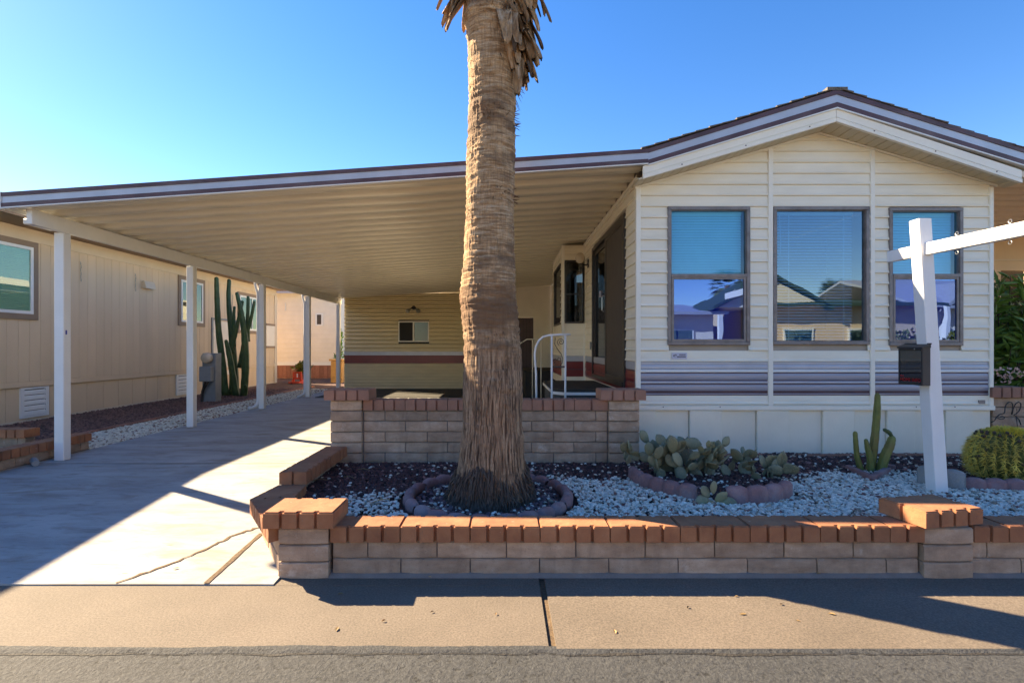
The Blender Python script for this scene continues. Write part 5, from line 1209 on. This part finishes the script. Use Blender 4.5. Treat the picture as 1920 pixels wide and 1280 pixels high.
# prickly pear
pear = thing('prickly_pear', 'sprawling blue-green prickly pear behind the scalloped edging', 'cactus', (PEAR[0], PEAR[1], .22))
def pad_mesh(seed):
    r_ = random.Random(seed); q = MB(); n_, k = 9, 14; rings = []; cup = r_.uniform(-.06, .06)
    for i in range(n_+1):
        t_ = i/n_; w_ = math.sin(math.pi*min(1, (.10+t_*.93)))**.62*(.30+.20*t_)*1.0 if i < n_ else .02; w_ *= .82
        if i == 0: w_ = .10
        th_ = .062*(math.sin(math.pi*(.12+.80*t_)))**.6 if i < n_ else .01
        rings.append([(w_*math.cos(a), th_*math.sin(a)+cup*(w_*math.cos(a))**2*4+cup*t_*t_, t_) for a in [2*math.pi*j/k for j in range(k)]])
    q.loft(rings); return q.mesh('pad', 'pad', True)
padm = [pad_mesh(s_) for s_ in range(5)]
pr = random.Random(21); pads = []
def add_pad(base_, d, L, facing, depth):
    z = d.normalized(); f_ = facing-z*facing.dot(z); f_.normalize(); x_ = f_.cross(z); mt = Matrix((x_, f_, z)).transposed()
    o = place('pad', pr.choice(padm), pear, base_, rot=mt.to_euler(), sc=(L*pr.uniform(.92, 1.12), L, L)); pads.append(o)
    return base_+d.normalized()*L
def grow(base_, d, depth, L, zmax):
    facing = Vector((pr.gauss(0, .6), -1+pr.gauss(0, .5), pr.gauss(0, .35)))
    tip = add_pad(base_, d, L, facing, depth)
    if depth <= 0 or tip.z > zmax: return
    for _ in range(pr.choice([1, 1, 2, 2, 3])):
        nd_ = (d.normalized()+Vector((pr.gauss(0, .55), pr.gauss(0, .35)-.05, pr.gauss(.15, .4)))).normalized()
        if nd_.z < -.15: nd_.z = .1
        side = d.cross(facing).normalized(); b_ = tip-d.normalized()*L*.07+side*pr.uniform(-.35, .35)*L*.5
        grow(b_, nd_, depth-1, L*pr.uniform(.82, 1.05), zmax)
for (u, v, n_, dp, zmax) in ((1238, 888, 2, 2, .44), (1242, 874, 2, 3, .50), (1262, 884, 3, 3, .52), (1285, 890, 3, 3, .50), (1310, 886, 3, 3, .52), (1335, 890, 2, 3, .50), (1360, 884, 2, 2, .48), (1395, 890, 2, 2, .42), (1420, 895, 2, 2, .40), (1436, 895, 2, 2, .38), (1450, 897, 1, 1, .34)):
    for k in range(n_):
        yb = (HC-.23)*F/(v-V0)-.02+pr.uniform(-.14, .16); b_ = Vector((px(u, yb)+pr.uniform(-.05, .05), yb, .20)); d = Vector((pr.gauss(0, .45), pr.gauss(-.1, .35), 1)); grow(b_, d, dp, pr.uniform(.115, .165), zmax)
for (u, v, du, dv) in ((1330, 930, -22, -26), (1328, 936, -18, 4), (1342, 940, 20, -20), (1335, 938, -6, 18), (1352, 938, 16, 6), (1338, 925, -4, -28)):
    yb = 3.70; b_ = Vector((px(u, yb), yb, max(.225, pz(v, yb)))); d = Vector((du, -6, -dv*.8+4)); 
    add_pad(b_, d, .105, Vector((.2*pr.gauss(0, 1), -1, .25)), 0)
# golden barrel
BC = Vector((px(1884, 4.38)+.05, 4.40, .20)); BR, BH = .265, .44
bar = thing('barrel_cactus', 'round golden barrel cactus with yellow spines at the right photo edge', 'cactus', BC)
q = MB(); ribs, seg = 26, 6; nr = 22; rings = []
def bprof(t_): return BR*math.sqrt(max(0., 1-((t_-.45)/.60)**2)), BH*t_
for i in range(nr+1):
    t_ = i/nr; r_, z = bprof(t_)
    if i == nr: r_ = .01
    rings.append([(BC.x+r_*math.cos(a)*(1-.15*(.5-.5*math.cos(a*ribs))), BC.y+r_*math.sin(a)*(1-.15*(.5-.5*math.cos(a*ribs))), BC.z+z) for a in [2*math.pi*k/(ribs*seg) for k in range(ribs*seg)]])
q.loft(rings); q.build('body', 'barrel_skin', bar, True)
br = random.Random(9); q = MB(); qc = MB()
def spine(mb, p_, d, L, w_):
    d = d.normalized(); s_ = d.cross(Vector((br.uniform(-1, 1), br.uniform(-1, 1), br.uniform(-1, 1)))).normalized(); t_ = d.cross(s_)
    mid = p_+d*L*.6+Vector((0, 0, -L*.06)); e = p_+d*L+Vector((0, 0, -L*.22))
    mb.add([p_+s_*w_, p_-s_*w_*.5+t_*w_*.8, p_-s_*w_*.5-t_*w_*.8, mid+s_*w_*.7, mid-s_*w_*.35+t_*w_*.6, mid-s_*w_*.35-t_*w_*.6, e], [(0, 1, 4, 3), (1, 2, 5, 4), (2, 0, 3, 5), (3, 4, 6), (4, 5, 6), (5, 3, 6)])
for k in range(ribs):
    a = 2*math.pi*k/ribs
    for j in range(15):
        t_ = .05+.84*j/14; r_, z = bprof(t_); p_ = BC+Vector((r_*math.cos(a), r_*math.sin(a), z)); nrm_ = Vector((math.cos(a), math.sin(a), .9*(t_-.45)))
        for s_ in range(12): spine(q, p_, nrm_+Vector((br.gauss(0, .75), br.gauss(0, .75), br.gauss(0, .75))), br.uniform(.03, .065), .0025)
for k in range(900):
    a = br.uniform(0, 6.283); rr3 = .15*math.sqrt(br.random()); p_ = BC+Vector((rr3*math.cos(a), rr3*math.sin(a), BH*.985-1.9*rr3*rr3)); spine(qc, p_, Vector((math.cos(a)*.5+br.gauss(0, .3), math.sin(a)*.5+br.gauss(0, .3), 1)), br.uniform(.035, .07), .0026)
o = q.build('spines', 'spine', bar); o['kind'] = 'stuff'; o = qc.build('crown_spines', 'spine_crown', bar); o['kind'] = 'stuff'
fm_ = MB(); fm_.lathe([(.001, -.012), (.010, -.008), (.013, .002), (.010, .012), (.001, .016)], 8); frm_ = fm_.mesh('fruit', 'fruit', True)
for k in range(70):
    a = br.uniform(0, 6.283); t_ = br.uniform(.80, .93) if k < 52 else br.uniform(.4, .8); r_, z = bprof(t_); r_ += .008; place('fruit', frm_, bar, BC+Vector((r_*math.cos(a), r_*math.sin(a), z+.022)), rot=(br.uniform(-1, 1), br.uniform(-1, 1), 0))
# oleander behind the side wall
ol = thing('oleander_bush', 'dark green narrow-leaved oleander bush behind the short right wall', 'bush', (5.75, 6.1, .1))
q = MB(); r5 = random.Random(4); stq = MB()
for k in range(80):
    a = r5.uniform(0, 6.283); r_ = .85*math.sqrt(r5.random()); top = Vector((5.85+r_*math.cos(a), 6.15+.55*r_*math.sin(a), 2.12-.55*r_**2+r5.uniform(-.5, .12))); b_ = Vector((5.85+.25*r_*math.cos(a), 6.15+.2*r_*math.sin(a), .08)); stq.tube([b_, (b_+top)/2+Vector((r_*math.cos(a)*.2, 0, .1)), top], [.012, .009, .004], 4)
    for j in range(60):
        t_ = r5.uniform(.12, 1.); c_ = b_*(1-t_)**2+2*t_*(1-t_)*((b_+top)/2+Vector((r_*math.cos(a)*.4, 0, .2)))+top*t_*t_; d = Vector((r5.gauss(0, 1), r5.gauss(0, 1), r5.uniform(.0, 1.3))).normalized(); L = r5.uniform(.14, .23); s_ = d.cross(Vector((r5.gauss(0, 1), r5.gauss(0, 1), r5.gauss(0, 1)))).normalized(); n2 = d.cross(s_); W = .017
        q.add([c_, c_+d*L*.35+s_*W-n2*.004, c_+d*L*.35+n2*.004*0, c_+d*L*.35-s_*W-n2*.004, c_+d*L*.75+s_*W*.7-n2*.01, c_+d*L*.75-n2*.006, c_+d*L*.75-s_*W*.7-n2*.01, c_+d*L-n2*.02], [(0, 1, 2), (0, 2, 3), (1, 4, 5, 2), (2, 5, 6, 3), (4, 7, 5), (5, 7, 6)])
o = q.build('foliage', 'oleander', ol); stq.build('stems', 'root_fibre', ol)
q = MB()
for k in range(120): c_ = Vector((r5.uniform(5.15, 6.5), 5.68+r5.uniform(-.06, .06), r5.uniform(.93, 1.10))); leaf_cloud(q, c_, (.01, .01, .01), 4, .03, r5)
fl_ = q.build('flowers', 'flower', ol); fl_['kind'] = 'stuff'

# ------------------------------------------------------------------ SIGN POST, BROCHURE BOX, WIRE RABBIT
sign = thing('sign_post', 'leaning white wooden sign post with long arm in the planter', 'sign post', (3.36, 4.0, .18))
def lean(z): return -.062*(z-.2)
def leanbox(name, m, parent, x0, x1, y0, y1, z0, z1):
    q = MB(); q.add([(x0+lean(z0), y0, z0), (x1+lean(z0), y0, z0), (x1+lean(z0), y1, z0), (x0+lean(z0), y1, z0), (x0+lean(z1), y0, z1), (x1+lean(z1), y0, z1), (x1+lean(z1), y1, z1), (x0+lean(z1), y1, z1)], [(0, 3, 2, 1), (4, 5, 6, 7), (0, 1, 5, 4), (1, 2, 6, 5), (2, 3, 7, 6), (3, 0, 4, 7)])
    me = bevel_mesh(q, name, m, .004); o = link(bpy.data.objects.new(name, me), parent); o.matrix_parent_inverse = Matrix.Translation(-parent.location); return o
SPX = 3.30
mat('sign_white', (.82, .81, .80), .4, .03, 4, fine=.02)
leanbox('post', 'sign_white', sign, SPX, SPX+.098, 3.95, 4.05, .17, 2.325)
AZ0, AZ1 = 2.045, 2.135
q = MB(); xm = SPX+.05+lean(2.09); dxx = .085
def armx(y): return xm+dxx*(4.0-y)
q.add([(armx(y)+s_, y, z) for y in (3.05, 4.30) for z in (AZ0, AZ1) for s_ in (-.026, .026)], [(0, 1, 3, 2), (4, 6, 7, 5), (0, 4, 5, 1), (2, 3, 7, 6), (0, 2, 6, 4), (1, 5, 7, 3)])
me = bevel_mesh(q, 'arm', 'sign_white', .003); o = link(bpy.data.objects.new('arm', me), sign); o.matrix_parent_inverse = Matrix.Translation(-sign.location)
for y in (3.36, 3.72):
    for z, s_ in ((AZ1, 1), (AZ0, -1)):
        pts_ = [(armx(y), y, z), (armx(y), y, z+s_*.012)]+[(armx(y), y+.012*math.sin(a), z+s_*(.024-.012*math.cos(a))) for a in [k*.7 for k in range(9)]]
        MB().tube(pts_, .0022, 5).build('eye_hook', 'bare_metal', sign)
bx = thing('brochure_box', 'black brochure box with smoky front hung on the white sign post', 'box', (3.2, 4.04, 1.0))
bz0, bz1 = pz(721, 4.04), pz(652, 4.04); bxx = SPX+lean(1.2)-.003; by0, by1 = 3.925, 4.165
q = MB(); q.box((bxx-.055, by0, bz0), (bxx, by0+.006, bz1)); q.box((bxx-.055, by1-.006, bz0), (bxx, by1, bz1)); q.box((bxx-.005, by0+.006, bz0), (bxx, by1-.006, bz1)); q.box((bxx-.055, by0+.006, bz0), (bxx-.005, by1-.006, bz0+.006)); q.build('case', 'screen', bx)
q = MB(); q.box((bxx-.060, by0, bz0), (bxx-.055, by0+.014, bz1)); q.box((bxx-.060, by1-.014, bz0), (bxx-.055, by1, bz1)); q.box((bxx-.060, by0+.014, bz0), (bxx-.055, by1-.014, bz0+.014)); q.box((bxx-.060, by0+.014, bz1-.012), (bxx-.055, by1-.014, bz1)); q.build('front_frame', 'black_metal', bx)
MB().box((bxx-.058, by0+.014, bz0+.014), (bxx-.056, by1-.014, bz1-.012)).build('window', 'glass_smoke', bx)
q = MB(); q.prism([(bxx-.068, by0-.006, bz1-.004), (bxx-.068, by0-.006, bz1+.006), (bxx+.0, by0-.006, bz1+.032), (bxx+.0, by0-.006, bz1+.0)], (0, by1-by0+.012, 0)); q.build('lid', 'black_metal', bx)
q = MB(); q.tube([(bxx, by0-.008, bz1+.032), (bxx, by1+.008, bz1+.032)], .005, 8); q.build('hinge', 'black_metal', bx)
text('HOME', .037, 'sign_red', bx, (bxx-.0603, by1-.020, bz0+.026), rot=(R(90), 0, R(-90))); text('INFO', .037, 'sign_red', bx, (bxx-.0603, by1-.138, bz0+.026), rot=(R(90), 0, R(-90))); text('FREE', .018, 'sign_red', bx, (bxx-.0603, by1-.020, bz0+.060), rot=(R(90), 0, R(-90)))
q = MB(); q.lathe([(.001, 0), (.005, .0), (.005, .004), (.001, .006)], 10); place('knob', q.mesh('knob', 'bare_metal'), bx, (bxx-.060, by0+.075, bz1-.008), rot=(0, R(-90), 0))
rb = thing('wire_rabbit', 'black wire rabbit outline above the barrel cactus', 'ornament', (5.25, 5.36, .5))
YB = 5.352
def rw_(u, v): return (px(u, YB), YB, pz(v, YB))
MB().tube([rw_(*p_) for p_ in ((1858, 792), (1865, 788), (1868, 782), (1874, 777), (1882, 775), (1884, 772), (1884.5, 764), (1887, 757), (1892, 753.5), (1897, 754), (1899, 760), (1898, 770), (1897, 776))], .0052, 6).build('head_wire', 'black_metal', rb, True)
MB().tube([rw_(*p_) for p_ in ((1897, 777), (1900, 766), (1904, 757), (1910, 753), (1914, 756), (1914, 763), (1911, 770), (1906, 775), (1901, 777.5), (1906, 781), (1911, 787), (1914, 796))], .0052, 6).build('ear_wire', 'black_metal', rb, True)
MB().tube([rw_(*p_) for p_ in ((1868, 782), (1876, 786), (1882, 785), (1884, 782), (1880, 780), (1875, 781))], .0045, 6).build('eye_wire', 'black_metal', rb, True)
MB().tube([rw_(1905, 780), rw_(1908, 800), (px(1907, YB), YB, .2)], .0045, 6).build('stake', 'black_metal', rb, True)

# small grey drain block beside the first post
q = MB(); q.tube([(-4.93, 5.42, .155), (-4.86, 5.36, .152), (-4.80, 5.30, .15)], [.035, .034, .032], 10); o = q.build('drain_pipe_end', 'scallop_grey', None); tag(o, 'stub of grey drain pipe lying at the foot of the first carport post', 'pipe')
# fallen leaves
def leaf_mesh(seed):
    r_ = random.Random(seed); q = MB(); L = r_.uniform(.010, .019); W = L*r_.uniform(.22, .42); h = r_.uniform(.003, .008)
    q.add([(-L, 0, .001), (-L*.3, W, h), (L*.4, W*.8, h*1.4), (L, 0, .003), (L*.4, -W*.8, h), (-L*.3, -W, h*1.3), (0, 0, .002)], [(0, 6, 1), (1, 6, 2), (2, 6, 3), (3, 6, 4), (4, 6, 5), (5, 6, 0)]); return q.mesh('fallen_leaf', 'dry_leaf')
lms = [leaf_mesh(k) for k in range(5)]
spots = [(638, 1114), (719, 1165), (632, 1180), (810, 1148), (930, 1152), (1153, 1185), (1290, 1140), (1393, 1152), (1381, 1119), (1496, 1165), (1560, 1152), (1465, 1134), (1535, 1081), (1772, 1082), (806, 1088), (1884, 1078)]
for k, (u, v) in enumerate(spots):
    y = HC*F/(v-V0); ok = y < YC+.02; o = place('fallen_leaf', lms[k % 5], None, (px(u, y), y, .003 if ok else .02), rnd.uniform(0, 6.28)); tag(o, 'small dry leaf lying on the sidewalk', 'leaf', 'dry leaves on the sidewalk')
g0 = grd(330, 1066); o = place('fallen_leaf', lms[2], None, (g0[0], g0[1], slab_z(g0[1])+.004), .5); o.data = lms[2].copy(); o.data.materials[0] = M['green_leaf_fallen']; tag(o, 'curled green leaf lying on the sunny driveway near the crack', 'leaf')
# palm fibre scraps on the bed
for k, (u, v) in enumerate(((682, 885), (655, 900), (716, 944), (600, 905), (705, 869))):
    y = (HC-.24)*F/(v-V0); c_ = Vector((px(u, y), y, .262)); a = rnd.uniform(-.6, .6); d = Vector((math.cos(a), math.sin(a), 0))*.06
    o = MB().tube([c_-d, c_+Vector((0, 0, .012)), c_+d], [.003, .004, .002], 5).build('dry_twig', 'dry_leaf'); tag(o, 'dry curved palm fibre lying on the dark gravel left of the palm', 'twig', 'dry palm fibres on the dark gravel')

# ------------------------------------------------------------------ ACROSS THE STREET (seen in the window reflections)
def far_house(name, label, x0, x1, y, h, apex, m_wall, m_roof, gable_x):
    t_ = thing(name, label, 'house', ((x0+x1)/2, y, 0)); yb = y-9
    MB().box((x0, yb, -.05), (x1, y, h)).build('wall', m_wall, t_)
    q = MB(); q.prism([(x0-.4, y+.5, h-.05), (x1+.4, y+.5, h-.05), (x1+.4, y-4.5, apex), (x0-.4, y-4.5, apex)], (0, 0, .12)); q.prism([(x0-.4, yb-.5, h-.05), (x1+.4, yb-.5, h-.05), (x1+.4, y-4.5, apex), (x0-.4, y-4.5, apex)], (0, 0, .12)); q.build('roof', m_roof, t_)
    if gable_x:
        a, b = gable_x; m2 = (a+b)/2; q = MB(); q.prism([(a, y+.3, h-.1), (b, y+.3, h-.1), (m2, y+.3, h+1.05)], (0, -3, 0)); q.build('gable', 'lap_wall', t_)
        for (s0, s1) in ((a-.3, m2), (b+.3, m2)): q = MB(); q.prism([(s0, y+.5, h-.2), (s1, y+.5, h+1.10), (s1, y+.5, h+1.22), (s0, y+.5, h-.08)], (0, -3.3, 0)); q.build('gable_roof', m_roof, t_)
    k = x0+1
    while k < x1-1.5:
        MB().box((k, y+.01, .9), (k+1.2, y+.05, 2.1)).build('window_frame', 'white_trim', t_); MB().box((k+.07, y+.051, .97), (k+1.13, y+.055, 2.03)).build('pane', 'glass_plain', t_); MB().box((k+.07, y+.0505, .97), (k+1.13, y+.0508, 2.03)).build('shade', 'dark_inside', t_); k += 2.6
    for k in (x0+.05, x1-.2): MB().box((k, y+.9, -.05), (k+.15, y+1.05, h-.1)).build('porch_post', 'white_trim', t_)
    return t_
far_house('street_house', 'green roofed house across the street, seen in the middle window reflection', 10.2, 17, -10, 3.0, 3.5, 'tan_wall', 'green_roof', (8.5, 12.7))
far_house('street_house', 'pale house with carport across the street, seen in the left window reflection', 3.0, 8.6, -10.5, 2.7, 3.3, 'lap_wall', 'silver', None)
far_house('street_house', 'white house across the street, seen in the right window reflection', 17.5, 24, -11, 3.0, 4.6, 'lap_wall', 'silver', (18.2, 22))
far_house('street_house', 'plain tan house across the street, further left', -6, .8, -10.5, 2.7, 3.7, 'tan_wall', 'shingle', None)
hr = random.Random(8)
for k, (x, y, rx, rz) in enumerate(((14.0, -7.2, 1.3, .95), (16.2, -7.0, 1.2, 1.0), (18.2, -7.4, 1.2, .8))):
    t_ = thing('hedge_bush', ['yellow-green shrub across the street, left of three', 'yellow-green shrub across the street, middle of three', 'yellow-green shrub across the street, right of three'][k], 'bush', (x, y, 0))
    q = MB(); leaf_cloud(q, (x, y, rz), (rx, .9, rz), 2600, .16, hr); q.build('foliage', 'hedge', t_)
    q = MB()
    for j in range(7): a = j*.9; q.tube([(x, y, -.05), (x+rx*.5*math.cos(a), y+.4*math.sin(a), rz*1.2)], [.04, .015], 5)
    q.build('stems', 'root_fibre', t_)
for (x, y, h, lb) in ((15.0, -24, 5.4, 'thin palm far across the street, in the left window reflection'), (23.6, -26, 5.0, 'short bushy palm far across the street, in the middle window reflection')):
    t_ = thing('street_palm', lb, 'palm tree', (x, y, -.05)); MB().tube([(x, y, -.05), (x+.2, y, h*.5), (x, y, h)], [.25, .18, .16], 10).build('trunk', 'bark', t_)
    for k in range(44):
        a = k*2.39996; el = R(-55+120*k/44); d = Vector((math.cos(a)*math.cos(el), math.sin(a)*math.cos(el), math.sin(el))); e = Vector((x, y, h))+d*.7
        o = link(bpy.data.objects.new('blade', frm), t_); o.location = e-t_.location; o.rotation_euler = d.to_track_quat('Y', 'Z').to_euler(); o.scale = (.85, .85, .85)
